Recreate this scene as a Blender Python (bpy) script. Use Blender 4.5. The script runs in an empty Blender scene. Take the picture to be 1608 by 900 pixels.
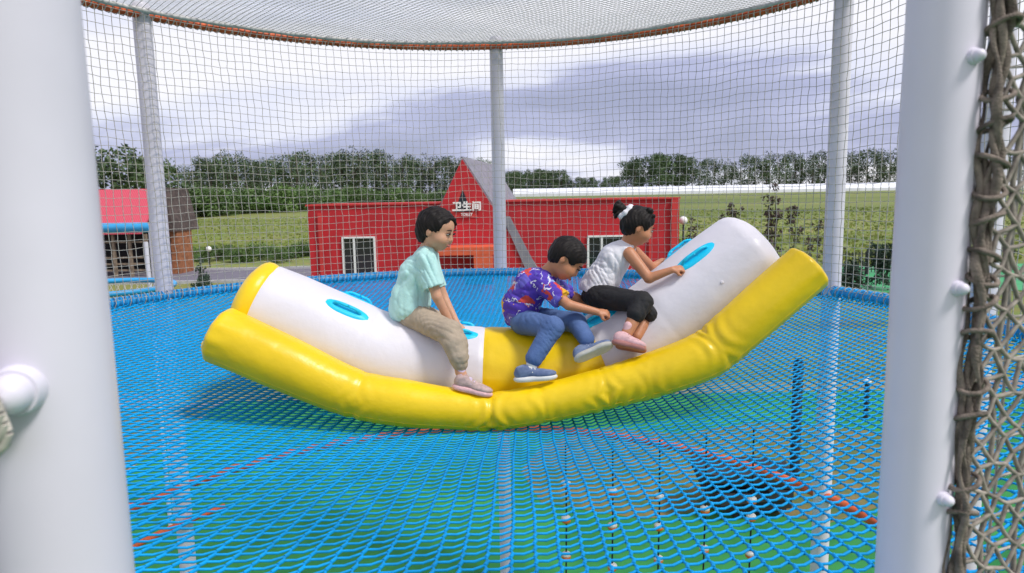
import bpy, math, random
import numpy as np
from mathutils import Vector, Matrix
random.seed(7); RS = np.random.RandomState(11)
R_ = math.radians
scene = bpy.context.scene
COL = scene.collection

# ------------------------------------------------------------------ camera
F_PX, PITCH, ROLL, HC = 1071.6, 0.1309, 0.0174, 4.0
cp, sp, cr, sr = math.cos(PITCH), math.sin(PITCH), math.cos(ROLL), math.sin(ROLL)
FW = Vector((0, cp, -sp)); UP0 = Vector((0, sp, cp)); XR = Vector((1, 0, 0))
CR = XR*cr - UP0*sr; CU = XR*sr + UP0*cr
cam_d = bpy.data.cameras.new('camera'); cam = bpy.data.objects.new('camera', cam_d); COL.objects.link(cam)
cam.matrix_world = Matrix(((CR.x, CU.x, -FW.x, 0), (CR.y, CU.y, -FW.y, 0), (CR.z, CU.z, -FW.z, HC), (0, 0, 0, 1)))
cam_d.sensor_width = 36; cam_d.lens = F_PX/1608*36; cam_d.clip_end = 3000; cam_d.clip_start = .05
cam_d.dof.use_dof = True; cam_d.dof.focus_distance = 3.7; cam_d.dof.aperture_fstop = 5.0
scene.camera = cam

# ------------------------------------------------------------------ sky and sun
SUN_EL, SUN_AZ = 54, 122          # azimuth measured clockwise from +Y
world = bpy.data.worlds.new('World'); scene.world = world; world.use_nodes = True
nt = world.node_tree; nt.nodes.clear(); N = nt.nodes.new; L = nt.links.new
out = N('ShaderNodeOutputWorld'); bg = N('ShaderNodeBackground'); bg.inputs[1].default_value = .1
sky = N('ShaderNodeTexSky'); sky.sky_type = 'NISHITA'; sky.sun_disc = False
sky.sun_elevation = R_(SUN_EL); sky.sun_rotation = R_(SUN_AZ)
tc = N('ShaderNodeTexCoord'); sx = N('ShaderNodeSeparateXYZ'); L(tc.outputs['Generated'], sx.inputs[0])
def wm(op, a, b=None, c=None):
    n = N('ShaderNodeMath'); n.operation = op
    for i, v in enumerate((a, b, c)):
        if v is None: continue
        if isinstance(v, (int, float)): n.inputs[i].default_value = v
        else: L(v, n.inputs[i])
    return n.outputs[0]
zz = wm('ADD', wm('MAXIMUM', sx.outputs[2], 0.0), .16)
u_, v_ = wm('DIVIDE', sx.outputs[0], zz), wm('DIVIDE', sx.outputs[1], zz)
cb = N('ShaderNodeCombineXYZ'); L(wm('MULTIPLY', u_, .62), cb.inputs[0]); L(wm('MULTIPLY_ADD', v_, 1.0, wm('MULTIPLY', u_, .16)), cb.inputs[1]); cb.inputs[2].default_value = 7.9
n1 = N('ShaderNodeTexNoise'); n1.inputs['Scale'].default_value = .62; n1.inputs['Detail'].default_value = 7; n1.inputs['Roughness'].default_value = .5; n1.inputs['Distortion'].default_value = .35
L(cb.outputs[0], n1.inputs['Vector'])
rp = N('ShaderNodeValToRGB'); L(n1.outputs['Fac'], rp.inputs[0])
e = rp.color_ramp.elements
e[0].position = .35; e[0].color = (.38, .41, .58, 1)
e[1].position = .60; e[1].color = (1.0, 1.0, 1.04, 1)
m_ = rp.color_ramp.elements.new(.45); m_.color = (.50, .53, .74, 1)
m_ = rp.color_ramp.elements.new(.51); m_.color = (.82, .85, .98, 1)
sc_ = N('ShaderNodeMix'); sc_.data_type = 'RGBA'; sc_.blend_type = 'MULTIPLY'; sc_.inputs['Factor'].default_value = 1
L(rp.outputs[0], sc_.inputs['A']); sc_.inputs['B'].default_value = (7.5, 7.4, 7.6, 1)
mx = N('ShaderNodeMix'); mx.data_type = 'RGBA'; mx.inputs['Factor'].default_value = .92
L(sky.outputs[0], mx.inputs['A']); L(sc_.outputs['Result'], mx.inputs['B']); L(mx.outputs['Result'], bg.inputs[0]); L(bg.outputs[0], out.inputs[0])
sun_d = bpy.data.lights.new('sun', 'SUN'); sun = bpy.data.objects.new('sun', sun_d); COL.objects.link(sun)
sun_d.energy = 2.5; sun_d.angle = R_(12); sun_d.color = (1, .96, .9)
_d = Vector((math.sin(R_(SUN_AZ))*math.cos(R_(SUN_EL)), math.cos(R_(SUN_AZ))*math.cos(R_(SUN_EL)), math.sin(R_(SUN_EL))))
sun.rotation_euler = _d.to_track_quat('Z', 'Y').to_euler()
scene.view_settings.view_transform = 'Standard'; scene.view_settings.look = 'None'
scene.view_settings.exposure = 0.46; scene.view_settings.gamma = 1; scene.view_settings.use_curve_mapping = False

# ------------------------------------------------------------------ helpers
def P(px, py, Y):
    """world point seen at photo pixel (px,py) standing at distance Y"""
    d = FW + CR*((px-804)/F_PX) + CU*((450-py)/F_PX)
    k = Y/d.y
    return Vector((d.x*k, Y, HC + d.z*k))

def link(name, me, mat=None, parent=None):
    o = bpy.data.objects.new(name, me); COL.objects.link(o)
    if mat is not None:
        for m in (mat if isinstance(mat, (list, tuple)) else [mat]): me.materials.append(m)
    if parent is not None: o.parent = parent
    return o
def tag(o, label=None, cat=None, group=None, kind=None):
    if label: o['label'] = label
    if cat: o['category'] = cat
    if group: o['group'] = group
    if kind: o['kind'] = kind
    return o
def thing(name, loc, label, cat, group=None, rz=0):
    o = bpy.data.objects.new(name, None); COL.objects.link(o); o.location = loc; o.rotation_euler.z = rz
    o.empty_display_size = .1
    return tag(o, label, cat, group)
def copy_tree(o, loc=None, rz=None, label=None, parent=None, scale=None):
    c = o.copy(); COL.objects.link(c)
    if parent is not None: c.parent = parent
    if loc is not None: c.location = loc
    if rz is not None: c.rotation_euler.z = rz
    if scale is not None: c.scale = scale
    if label: c['label'] = label
    for ch in o.children: copy_tree(ch, parent=c)
    return c

def fastmesh(name, V, F, smooth=True, mi=None):
    V = np.asarray(V, np.float32); F = np.asarray(F, np.int32); k = F.shape[1]
    me = bpy.data.meshes.new(name)
    me.vertices.add(len(V)); me.vertices.foreach_set('co', V.ravel())
    me.loops.add(F.size); me.loops.foreach_set('vertex_index', F.ravel())
    me.polygons.add(len(F)); me.polygons.foreach_set('loop_start', np.arange(0, F.size, k, dtype=np.int32))
    try: me.polygons.foreach_set('loop_total', np.full(len(F), k, np.int32))
    except Exception: pass
    me.polygons.foreach_set('use_smooth', np.full(len(F), smooth))
    if mi is not None: me.polygons.foreach_set('material_index', np.asarray(mi, np.int32))
    me.update(calc_edges=True); me.validate()
    return me

class MB:
    """collects quads/tris into one mesh"""
    def __init__(s): s.V = []; s.F = []; s.S = []; s.M = []
    def add(s, V, F, smooth=False, mi=0):
        b = len(s.V); s.V += [tuple(v) for v in V]; s.F += [tuple(b+i for i in f) for f in F]
        s.S += [smooth]*len(F); s.M += [mi]*len(F)
    def box(s, c, size, rot=None, mi=0, bev=0):
        hx, hy, hz = (q/2 for q in size); c = Vector(c)
        vs = [Vector((x, y, z)) for x in (-hx, hx) for y in (-hy, hy) for z in (-hz, hz)]
        if rot is not None: vs = [rot @ v for v in vs]
        s.add([c+v for v in vs], [(0, 1, 3, 2), (4, 6, 7, 5), (0, 4, 5, 1), (2, 3, 7, 6), (0, 2, 6, 4), (1, 5, 7, 3)], False, mi)
    def poly_prism(s, pts, y0, y1, mi=0):
        n = len(pts); s.add([(x, y0, z) for x, z in pts]+[(x, y1, z) for x, z in pts],
              [tuple(range(n)), tuple(range(2*n-1, n-1, -1))]+[(i, i+n, (i+1) % n+n, (i+1) % n) for i in range(n)], False, mi)
    def tube(s, pts, r, seg=8, closed=False, caps=True, mi=0):
        pts = [Vector(p) for p in pts]; n = len(pts)
        rs = r if isinstance(r, (list, tuple)) else [r]*n
        V = []; t0 = None; a = None
        for i, p in enumerate(pts):
            if closed: t = pts[(i+1) % n]-pts[i-1]
            else: t = pts[min(i+1, n-1)]-pts[max(i-1, 0)]
            t.normalize()
            if a is None:
                a = t.cross(Vector((0, 0, 1)) if abs(t.z) < .9 else Vector((1, 0, 0))).normalized()
            else: a = (a - t*a.dot(t)).normalized()
            b = t.cross(a)
            for k in range(seg):
                an = 2*math.pi*k/seg; V.append(p+(a*math.cos(an)+b*math.sin(an))*rs[i])
        Fq = []
        for i in range(n if closed else n-1):
            j = (i+1) % n
            for k in range(seg):
                Fq.append((i*seg+k, i*seg+(k+1) % seg, j*seg+(k+1) % seg, j*seg+k))
        s.add(V, Fq, True, mi)
        if caps and not closed:
            s.add(V[:seg], [tuple(range(seg-1, -1, -1))], False, mi); s.add(V[-seg:], [tuple(range(seg))], False, mi)
    def sph(s, c, r, nu=12, nv=8, mi=0, rot=None):
        rx, ry, rz = r if isinstance(r, (list, tuple)) else (r, r, r); V = []; Fq = []; c = Vector(c)
        for j in range(nv+1):
            ph = math.pi*j/nv
            for i in range(nu):
                th = 2*math.pi*i/nu
                v = Vector((rx*math.sin(ph)*math.cos(th), ry*math.sin(ph)*math.sin(th), rz*math.cos(ph)))
                V.append(c+(rot @ v if rot is not None else v))
        for j in range(nv):
            for i in range(nu): Fq.append((j*nu+i, (j+1)*nu+i, (j+1)*nu+(i+1) % nu, j*nu+(i+1) % nu))
        s.add(V, Fq, True, mi)
    def build(s, name, mat, parent=None, off=None):
        me = bpy.data.meshes.new(name)
        V = s.V
        if off is not None: V = [(v[0]-off[0], v[1]-off[1], v[2]-off[2]) for v in V]
        me.from_pydata([tuple(v) for v in V], [], s.F)
        me.polygons.foreach_set('use_smooth', s.S); me.polygons.foreach_set('material_index', s.M)
        me.update()
        return link(name, me, mat, parent)

def segs_mesh(name, A, B, r, seg=4, jit=0):
    """many straight cords A->B as one mesh"""
    A = np.asarray(A, float); B = np.asarray(B, float); t = B-A
    ln = np.linalg.norm(t, axis=1, keepdims=True); t = t/np.maximum(ln, 1e-9)
    ref = np.where(np.abs(t[:, 2:3]) < .9, np.array([[0, 0, 1.]]), np.array([[1., 0, 0]]))
    a = np.cross(t, ref); a /= np.linalg.norm(a, axis=1, keepdims=True); b = np.cross(t, a)
    r = np.broadcast_to(np.asarray(r, float).reshape(-1, 1) if np.ndim(r) else np.array([[r]]), (len(A), 1))
    A = A-t*r*.5; B = B+t*r*.5
    V = np.zeros((len(A), 2*seg, 3))
    for k in range(seg):
        an = 2*math.pi*(k+.5)/seg; o = (a*math.cos(an)+b*math.sin(an))*r
        V[:, k] = A+o; V[:, seg+k] = B+o
    base = (np.arange(len(A))*2*seg)[:, None]; Fs = []
    for k in range(seg):
        Fs.append(base+np.array([[k, (k+1) % seg, seg+(k+1) % seg, seg+k]]))
    return fastmesh(name, V.reshape(-1, 3), np.stack(Fs, 1).reshape(-1, 4), True)

# ---- smooth value noise
def wob(x, y, seed, n=5, f0=1.0):
    rs = np.random.RandomState(seed); o = 0
    for i in range(n):
        a, b, c = rs.uniform(-1, 1)*f0*(1+i*.6), rs.uniform(-1, 1)*f0*(1+i*.6), rs.uniform(0, 6.28)
        o = o+np.sin(a*x+b*y+c)/(1+i*.5)
    return o/n*1.6

# ---- signed-distance modelling (smooth unions meshed with surface nets)
class Sdf:
    def __init__(s): s.ops = []
    def cap(s, a, b, ra, rb=None, k=.012, op='u'):
        s.ops.append(('c', np.array(a, float), np.array(b, float), ra, ra if rb is None else rb, k, op)); return s
    def ell(s, c, rad, M=None, k=.012, op='u'):
        M = np.eye(3) if M is None else np.array(M, float)    # rows = local axes in world
        s.ops.append(('e', np.array(c, float), np.array(rad, float), M, 0, k, op)); return s
    def half(s, p, n, k=.004):   # remove the side n points to
        n = np.array(n, float); s.ops.append(('h', np.array(p, float), n/np.linalg.norm(n), 0, 0, k, 's')); return s
    def chain(s, pts, rs, k=.012):
        for i in range(len(pts)-1): s.cap(pts[i], pts[i+1], rs[i], rs[i+1], k)
        return s
    def mesh(s, res, fold=None):
        lo = np.full(3, 1e9); hi = -lo
        for q in s.ops:
            if q[6] != 'u': continue
            if q[0] == 'c':
                for p, r in ((q[1], q[3]), (q[2], q[4])): lo = np.minimum(lo, p-r); hi = np.maximum(hi, p+r)
            else:
                r = q[2].max(); lo = np.minimum(lo, q[1]-r); hi = np.maximum(hi, q[1]+r)
        lo -= .03; hi += .03
        n = np.ceil((hi-lo)/res).astype(int)+1
        ax = [lo[i]+res*np.arange(n[i]) for i in range(3)]
        D = np.full(tuple(n), .05, np.float32)
        for q in s.ops:
            k = max(q[5], 1e-4); mg = k+res*4
            if q[0] == 'c': l = np.minimum(q[1]-q[3], q[2]-q[4])-mg; h = np.maximum(q[1]+q[3], q[2]+q[4])+mg
            elif q[0] == 'e': r = q[2].max(); l = q[1]-r-mg; h = q[1]+r+mg
            else: l, h = lo, hi
            i0 = np.clip(((l-lo)/res).astype(int), 0, n-1); i1 = np.clip(((h-lo)/res).astype(int)+2, 1, n)
            if (i1 <= i0).any(): continue
            X = ax[0][i0[0]:i1[0], None, None]; Y = ax[1][None, i0[1]:i1[1], None]; Z = ax[2][None, None, i0[2]:i1[2]]
            if q[0] == 'c':
                a, b = q[1], q[2]; ba = b-a; L2 = max(ba@ba, 1e-9)
                h_ = np.clip(((X-a[0])*ba[0]+(Y-a[1])*ba[1]+(Z-a[2])*ba[2])/L2, 0, 1)
                d = np.sqrt((X-a[0]-h_*ba[0])**2+(Y-a[1]-h_*ba[1])**2+(Z-a[2]-h_*ba[2])**2)-(q[3]+(q[4]-q[3])*h_)
            elif q[0] == 'e':
                c, rad, M = q[1], q[2], q[3]; x, y, z = X-c[0], Y-c[1], Z-c[2]
                l_ = [(M[i][0]*x+M[i][1]*y+M[i][2]*z) for i in range(3)]
                k0 = np.sqrt(sum((l_[i]/rad[i])**2 for i in range(3))); k1 = np.sqrt(sum((l_[i]/rad[i]**2)**2 for i in range(3)))
                d = k0*(k0-1)/np.maximum(k1, 1e-6)
                d = np.where(k0 < .05, -rad.min(), d)
            else: d = (X-q[1][0])*q[2][0]+(Y-q[1][1])*q[2][1]+(Z-q[1][2])*q[2][2]
            sl = D[i0[0]:i1[0], i0[1]:i1[1], i0[2]:i1[2]]
            if q[6] == 'u':
                hh = np.maximum(k-np.abs(sl-d), 0)/k; sl[...] = np.minimum(sl, d)-hh*hh*k*.25
            else:
                dd = d if q[0] == 'h' else -d
                hh = np.maximum(k-np.abs(sl-dd), 0)/k; sl[...] = np.maximum(sl, dd)+hh*hh*k*.25
        if fold is not None:
            D += fold(ax[0][:, None, None], ax[1][None, :, None], ax[2][None, None, :])
        D[[0, -1]] = .05; D[:, [0, -1]] = .05; D[:, :, [0, -1]] = .05
        ins = D < 0
        c8 = [ins[i:n[0]-1+i, j:n[1]-1+j, m:n[2]-1+m] for i in (0, 1) for j in (0, 1) for m in (0, 1)]
        cnt = sum(c.astype(np.int8) for c in c8); act = (cnt > 0) & (cnt < 8)
        idx = np.full(act.shape, -1, np.int32); cells = np.argwhere(act); idx[act] = np.arange(len(cells))
        acc = np.zeros((len(cells), 3)); num = np.zeros(len(cells))
        cor = np.array([(i, j, m) for i in (0, 1) for j in (0, 1) for m in (0, 1)])
        vals = np.stack([D[cells[:, 0]+c[0], cells[:, 1]+c[1], cells[:, 2]+c[2]] for c in cor], 1)
        for a_ in range(8):
            for b_ in range(a_+1, 8):
                if np.abs(cor[a_]-cor[b_]).sum() != 1: continue
                va, vb = vals[:, a_], vals[:, b_]; m = (va < 0) != (vb < 0)
                t = np.where(m, va/np.where(m, va-vb, 1), 0)
                pt = cor[a_][None]+(cor[b_]-cor[a_])[None]*t[:, None]
                acc += pt*m[:, None]; num += m
        V = lo+res*(cells+acc/num[:, None])
        Fs = []
        for axn in range(3):
            sh = [slice(0, None)]*3; s2 = [slice(0, None)]*3
            sh[axn] = slice(0, -1); s2[axn] = slice(1, None)
            A_, B_ = ins[tuple(sh)], ins[tuple(s2)]
            for flip, M_ in ((0, A_ & ~B_), (1, ~A_ & B_)):
                e_ = np.argwhere(M_); u, v = (axn+1) % 3, (axn+2) % 3
                e_ = e_[(e_[:, u] > 0) & (e_[:, v] > 0)]
                du = np.zeros(3, int); du[u] = 1; dv = np.zeros(3, int); dv[v] = 1
                q = [e_-du-dv, e_-dv, e_, e_-du]
                q = np.stack([idx[w[:, 0], w[:, 1], w[:, 2]] for w in q], 1)
                q = q[(q >= 0).all(1)]
                Fs.append(q[:, ::-1] if flip else q)
        F = np.concatenate(Fs)
        # relax once for smoothness
        for _ in range(2):
            nb = np.zeros_like(V); ct = np.zeros(len(V))
            for i in range(4):
                a_, b_ = F[:, i], F[:, (i+1) % 4]
                np.add.at(nb, a_, V[b_]); np.add.at(ct, a_, 1)
            V = V*.5+.5*nb/np.maximum(ct, 1)[:, None]
        return V, F
    def build(s, name, mat, parent=None, res=.005, fold=None):
        V, F = s.mesh(res, fold)
        off = parent.matrix_basis.translation if parent is not None else Vector((0, 0, 0))
        return link(name, fastmesh(name, V-np.array(off), F), mat, parent)

# ------------------------------------------------------------------ materials
def mat(name, col, rough=.6, noise=0, nscale=20, bump=0, bscale=60, metal=0, spec=.5, col2=None, sss=0, detail=4, coat=0, bdist=.01, trans=0, sheen=0):
    m = bpy.data.materials.new(name); m.use_nodes = True; t = m.node_tree; b = t.nodes['Principled BSDF']
    b.inputs['Roughness'].default_value = rough; b.inputs['Metallic'].default_value = metal
    b.inputs['Specular IOR Level'].default_value = spec; b.inputs['Coat Weight'].default_value = coat
    if sss: b.inputs['Subsurface Weight'].default_value = sss; b.inputs['Subsurface Radius'].default_value = (.012, .005, .003)
    if trans: b.inputs['Transmission Weight'].default_value = trans
    if sheen: b.inputs['Sheen Weight'].default_value = sheen
    c = (*col, 1); tcn = t.nodes.new('ShaderNodeTexCoord')
    if noise or col2:
        n = t.nodes.new('ShaderNodeTexNoise'); n.inputs['Scale'].default_value = nscale; n.inputs['Detail'].default_value = detail
        t.links.new(tcn.outputs['Object'], n.inputs['Vector'])
        r = t.nodes.new('ShaderNodeValToRGB'); t.links.new(n.outputs['Fac'], r.inputs[0])
        r.color_ramp.elements[0].position = .35; r.color_ramp.elements[1].position = .65
        if col2: r.color_ramp.elements[0].color = c; r.color_ramp.elements[1].color = (*col2, 1)
        else:
            r.color_ramp.elements[0].color = (*[v*(1-noise) for v in col], 1); r.color_ramp.elements[1].color = (*[min(1, v*(1+noise)) for v in col], 1)
        t.links.new(r.outputs[0], b.inputs['Base Color'])
    else: b.inputs['Base Color'].default_value = c
    if bump:
        n = t.nodes.new('ShaderNodeTexNoise'); n.inputs['Scale'].default_value = bscale; n.inputs['Detail'].default_value = 3
        t.links.new(tcn.outputs['Object'], n.inputs['Vector'])
        bp = t.nodes.new('ShaderNodeBump'); bp.inputs['Strength'].default_value = bump; bp.inputs['Distance'].default_value = bdist
        t.links.new(n.outputs['Fac'], bp.inputs['Height']); t.links.new(bp.outputs[0], b.inputs['Normal'])
    return m
M = {}
M['white_paint'] = mat('white_paint', (.66, .635, .72), .38, .07, 2.2, .10, 9, detail=9, bdist=.004)
M['yellow_vinyl'] = mat('yellow_vinyl', (.90, .61, .004), .33, .09, 3.0, .30, 14, bdist=.012, detail=9)
M['white_vinyl'] = mat('white_vinyl', (.755, .73, .78), .38, .045, 2.4, .28, 13, bdist=.012, detail=10)
M['blue_vinyl'] = mat('blue_vinyl', (.0, .60, .90), .45)
M['blue_rope'] = mat('blue_rope', (.0, .335, .76), .6, .14, 25, .5, 700, bdist=.002, spec=.25)
M['blue_paint'] = mat('blue_paint', (.03, .33, .66), .4, .08, 9)
M['orange_paint'] = mat('orange_paint', (.60, .11, .03), .6, .2, 12)
M['net_cord'] = mat('net_cord', (.44, .41, .36), .85, .2, 60, .5, 900, bdist=.001)
M['net_cord_roof'] = mat('net_cord_roof', (.50, .49, .48), .85, .2, 30)
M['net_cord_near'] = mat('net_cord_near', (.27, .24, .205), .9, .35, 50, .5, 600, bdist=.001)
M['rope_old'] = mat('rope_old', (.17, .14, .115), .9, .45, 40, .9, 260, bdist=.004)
M['skin'] = mat('skin', (.63, .34, .21), .5, .06, 18, .05, 200, sss=.12)
M['skin_b'] = mat('skin_b', (.54, .235, .12), .5, .06, 18, .05, 200, sss=.12)
M['hair'] = mat('hair', (.010, .007, .006), .58, .3, 60, .6, 260, spec=.28, bdist=.003)
M['eye_dark'] = mat('eye_dark', (.012, .009, .008), .2)
M['eye_white'] = mat('eye_white', (.75, .72, .70), .3)
M['lip'] = mat('lip', (.48, .15, .12), .45)
M['mint'] = mat('mint', (.47, .76, .72), .85, .04, 20, .25, 60, sheen=.2)
M['khaki'] = mat('khaki', (.42, .34, .25), .85, .08, 25, .3, 50)
M['white_cloth'] = mat('white_cloth', (.80, .79, .83), .8, .02, 20, .25, 50)
M['black_cloth'] = mat('black_cloth', (.012, .012, .014), .8, .2, 20, .3, 60)
M['denim'] = mat('denim', (.07, .13, .30), .85, .4, 14, .5, 130, col2=(.10, .175, .38), bdist=.003, detail=8)
M['shoe_pink'] = mat('shoe_pink', (.50, .36, .33), .7, .15, 60)
M['shoe_pale'] = mat('shoe_pale', (.72, .44, .45), .6, .1, 60)
M['shoe_blue'] = mat('shoe_blue', (.09, .13, .25), .7, .5, 25, col2=(.20, .26, .40))
M['sole_white'] = mat('sole_white', (.70, .70, .68), .6, .05, 30)
M['sole_grey'] = mat('sole_grey', (.50, .49, .44), .7, .08, 30)
M['sole_pink'] = mat('sole_pink', (.40, .17, .15), .7, .08, 30)
M['sock'] = mat('sock', (.62, .52, .66), .9)
M['red_wall'] = mat('red_wall', (.44, .010, .018), .75, .12, 1.3, .15, 12)
M['red_trim'] = mat('red_trim', (.50, .03, .03), .7, .1, 3)
M['roof_grey'] = mat('roof_grey', (.20, .20, .24), .8, .15, 4, .3, 20)
M['awning'] = mat('awning', (.62, .10, .04), .6, .1, 5)
M['dark_glass'] = mat('dark_glass', (.012, .014, .02), .08, spec=.7)
M['white_frame'] = mat('white_frame', (.72, .73, .74), .4)
M['sign_white'] = mat('sign_white', (.8, .8, .8), .5)
M['wood'] = mat('wood', (.27, .10, .04), .7, .3, 6)
M['wood_grey'] = mat('wood_grey', (.22, .17, .12), .8, .3, 6)
M['dark'] = mat('dark', (.02, .02, .022), .8, .2, 8)
M['bark'] = mat('bark', (.10, .08, .06), .9, .3, 10)
M['bead_white'] = mat('bead_white', (.75, .73, .70), .4)
M['bead_orange'] = mat('bead_orange', (.75, .17, .02), .4)
M['black_rope'] = mat('black_rope', (.01, .01, .012), .8)
M['bolt'] = mat('bolt', (.62, .62, .66), .35, metal=.3)
M['kerb'] = mat('kerb', (.42, .42, .43), .8, .1, 5)
M['green_plastic'] = mat('green_plastic', (.03, .30, .10), .6, .1, 3)
def leafmat(name, a, b, rough=.6):
    m = mat(name, a, rough, col2=b, nscale=.35, detail=2)
    t = m.node_tree; bs = t.nodes['Principled BSDF']
    oi = t.nodes.new('ShaderNodeObjectInfo'); hs = t.nodes.new('ShaderNodeHueSaturation')
    rg = [n for n in t.nodes if n.type == 'VALTORGB'][0]
    mr = t.nodes.new('ShaderNodeMapRange'); mr.inputs['To Min'].default_value = .75; mr.inputs['To Max'].default_value = 1.3
    t.links.new(oi.outputs['Random'], mr.inputs['Value']); t.links.new(mr.outputs[0], hs.inputs['Value'])
    t.links.new(rg.outputs[0], hs.inputs['Color']); t.links.new(hs.outputs[0], bs.inputs['Base Color'])
    return m
M['leaf_dark'] = leafmat('leaf_dark', (.030, .062, .020), (.075, .12, .04))
M['leaf_mid'] = leafmat('leaf_mid', (.05, .11, .02), (.11, .18, .045))
M['leaf_purple'] = leafmat('leaf_purple', (.045, .03, .03), (.09, .05, .04))
M['leaf_field'] = leafmat('leaf_field', (.13, .175, .025), (.19, .22, .045))
M['leaf_hedge'] = leafmat('leaf_hedge', (.02, .05, .03), (.05, .08, .05))

def tile_mat(name, c1, c2, scale, rough=.6, axis=(1, 1, 1), kind='wave'):
    m = bpy.data.materials.new(name); m.use_nodes = True; t = m.node_tree; b = t.nodes['Principled BSDF']; b.inputs['Roughness'].default_value = rough
    tcn = t.nodes.new('ShaderNodeTexCoord')
    if kind == 'wave':
        w = t.nodes.new('ShaderNodeTexWave'); w.inputs['Scale'].default_value = scale; w.inputs['Distortion'].default_value = .6
    else:
        w = t.nodes.new('ShaderNodeTexBrick'); w.inputs['Scale'].default_value = scale; w.inputs['Color1'].default_value = (*c1, 1); w.inputs['Color2'].default_value = (*c2, 1)
        w.inputs['Mortar'].default_value = (*[v*.5 for v in c1], 1); w.inputs['Mortar Size'].default_value = .03
    t.links.new(tcn.outputs['Object'], w.inputs['Vector'])
    if kind == 'wave':
        r = t.nodes.new('ShaderNodeValToRGB'); r.color_ramp.elements[0].color = (*c1, 1); r.color_ramp.elements[1].color = (*c2, 1)
        t.links.new(w.outputs['Fac'], r.inputs[0]); t.links.new(r.outputs[0], b.inputs['Base Color'])
    else: t.links.new(w.outputs['Color'], b.inputs['Base Color'])
    bp = t.nodes.new('ShaderNodeBump'); bp.inputs['Strength'].default_value = .5; bp.inputs['Distance'].default_value = .03
    t.links.new(w.outputs['Fac'], bp.inputs['Height']); t.links.new(bp.outputs[0], b.inputs['Normal'])
    return m
M['pink_tile'] = tile_mat('pink_tile', (.50, .03, .07), (.62, .10, .14), 3.0)
M['paver'] = tile_mat('paver', (.26, .20, .20), (.33, .27, .25), 2.5, .8, kind='brick')

def ground_mat():
    m = bpy.data.materials.new('ground_field'); m.use_nodes = True; t = m.node_tree; b = t.nodes['Principled BSDF']; b.inputs['Roughness'].default_value = .95
    tcn = t.nodes.new('ShaderNodeTexCoord'); mp = t.nodes.new('ShaderNodeMapping'); mp.inputs['Scale'].default_value = (.012, .16, 1); mp.inputs['Rotation'].default_value = (0, 0, .05)
    t.links.new(tcn.outputs['Object'], mp.inputs['Vector'])
    n = t.nodes.new('ShaderNodeTexNoise'); n.inputs['Scale'].default_value = 1; n.inputs['Detail'].default_value = 6; t.links.new(mp.outputs[0], n.inputs['Vector'])
    r = t.nodes.new('ShaderNodeValToRGB'); t.links.new(n.outputs['Fac'], r.inputs[0]); e = r.color_ramp.elements
    e[0].position = .3; e[0].color = (.08, .115, .02, 1); e[1].position = .7; e[1].color = (.20, .215, .06, 1)
    q = e.new(.5); q.color = (.14, .17, .035, 1)
    n2 = t.nodes.new('ShaderNodeTexNoise'); n2.inputs['Scale'].default_value = 1.5; n2.inputs['Detail'].default_value = 5; t.links.new(tcn.outputs['Object'], n2.inputs['Vector'])
    mxn = t.nodes.new('ShaderNodeMix'); mxn.data_type = 'RGBA'; mxn.blend_type = 'OVERLAY'; mxn.inputs['Factor'].default_value = .6
    t.links.new(r.outputs[0], mxn.inputs['A']); t.links.new(n2.outputs['Color'], mxn.inputs['B']); t.links.new(mxn.outputs['Result'], b.inputs['Base Color'])
    return m
M['ground'] = ground_mat()
M['turf'] = mat('turf', (.010, .165, .035), .9, .3, 1.6, .6, 120, col2=(.03, .26, .055), detail=8)
M['sand'] = mat('sand', (.05, .12, .03), .9, .3, 2.5, .6, 60, col2=(.20, .15, .05), detail=8)
M['asphalt'] = mat('asphalt', (.14, .13, .16), .85, .15, 3, .3, 80)
M['lawn'] = mat('lawn', (.14, .16, .03), .9, .3, 3, .6, 60, col2=(.22, .21, .05), detail=8)
M['yellow_strip'] = mat('yellow_strip', (.26, .24, .10), .9, .3, 8, col2=(.14, .16, .10))

# ------------------------------------------------------------------ ground
def sheet(name, pts, z, m, kind='structure'):
    mb = MB(); mb.add([(x, y, z) for x, y in pts], [tuple(range(len(pts)))])
    return tag(mb.build(name, m), kind=kind)
def rect(x0, y0, x1, y1): return [(x0, y0), (x1, y0), (x1, y1), (x0, y1)]
CX, CY, RR = -.358, 4.446, 3.554
ZR, ZT, ZL = HC-.878, HC+1.672, HC-2.778
def ground_z(y): return 4.0*min(max((y-45)/128., 0), 1)
GZ = -.8
_ys = [-300, 17, 22, 45]+[45+128*i/16 for i in range(1, 17)]+[1800]
mb = MB(); mb.add([(x, y, ground_z(y) if y > 20 else GZ) for y in _ys for x in (-900, 900)], [(2*i, 2*i+1, 2*i+3, 2*i+2) for i in range(len(_ys)-1)])
tag(mb.build('ground', M['ground']), kind='structure')
def disc(cx, cy, r, n=64, a0=0, a1=2*math.pi): return [(cx+r*math.cos(a0+(a1-a0)*i/n), cy+r*math.sin(a0+(a1-a0)*i/n)) for i in range(n)]
sheet('paving', rect(-30, -12, 16, 16.9), GZ+.004, M['paver'])
sheet('artificial_turf', rect(-7.0, -7, 15.5, 16.0), GZ+.008, M['turf'])
sheet('sand_patch', [(.4, 10.2), (1.9, 9.6), (3.1, 9.9), (4.6, 9.4), (6.4, 10.3), (7.9, 11.9), (7.2, 13.2), (5.2, 13.9), (3.3, 13.2), (1.9, 13.7), (.6, 12.9), (.1, 11.5)], GZ+.012, M['sand'])
sheet('path', rect(-8.2, 16.0, 11, 16.85), GZ+.012, M['yellow_strip'])
sheet('sand_strip', rect(-12, 9.2, -7.05, 15.6), GZ+.012, M['sand'])
sheet('turf_lawn', rect(11.5, 26.5, 30, 36), .012, M['green_plastic'])
sheet('road', rect(-60, 34, -8.5, 40), .008, M['asphalt'])
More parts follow.
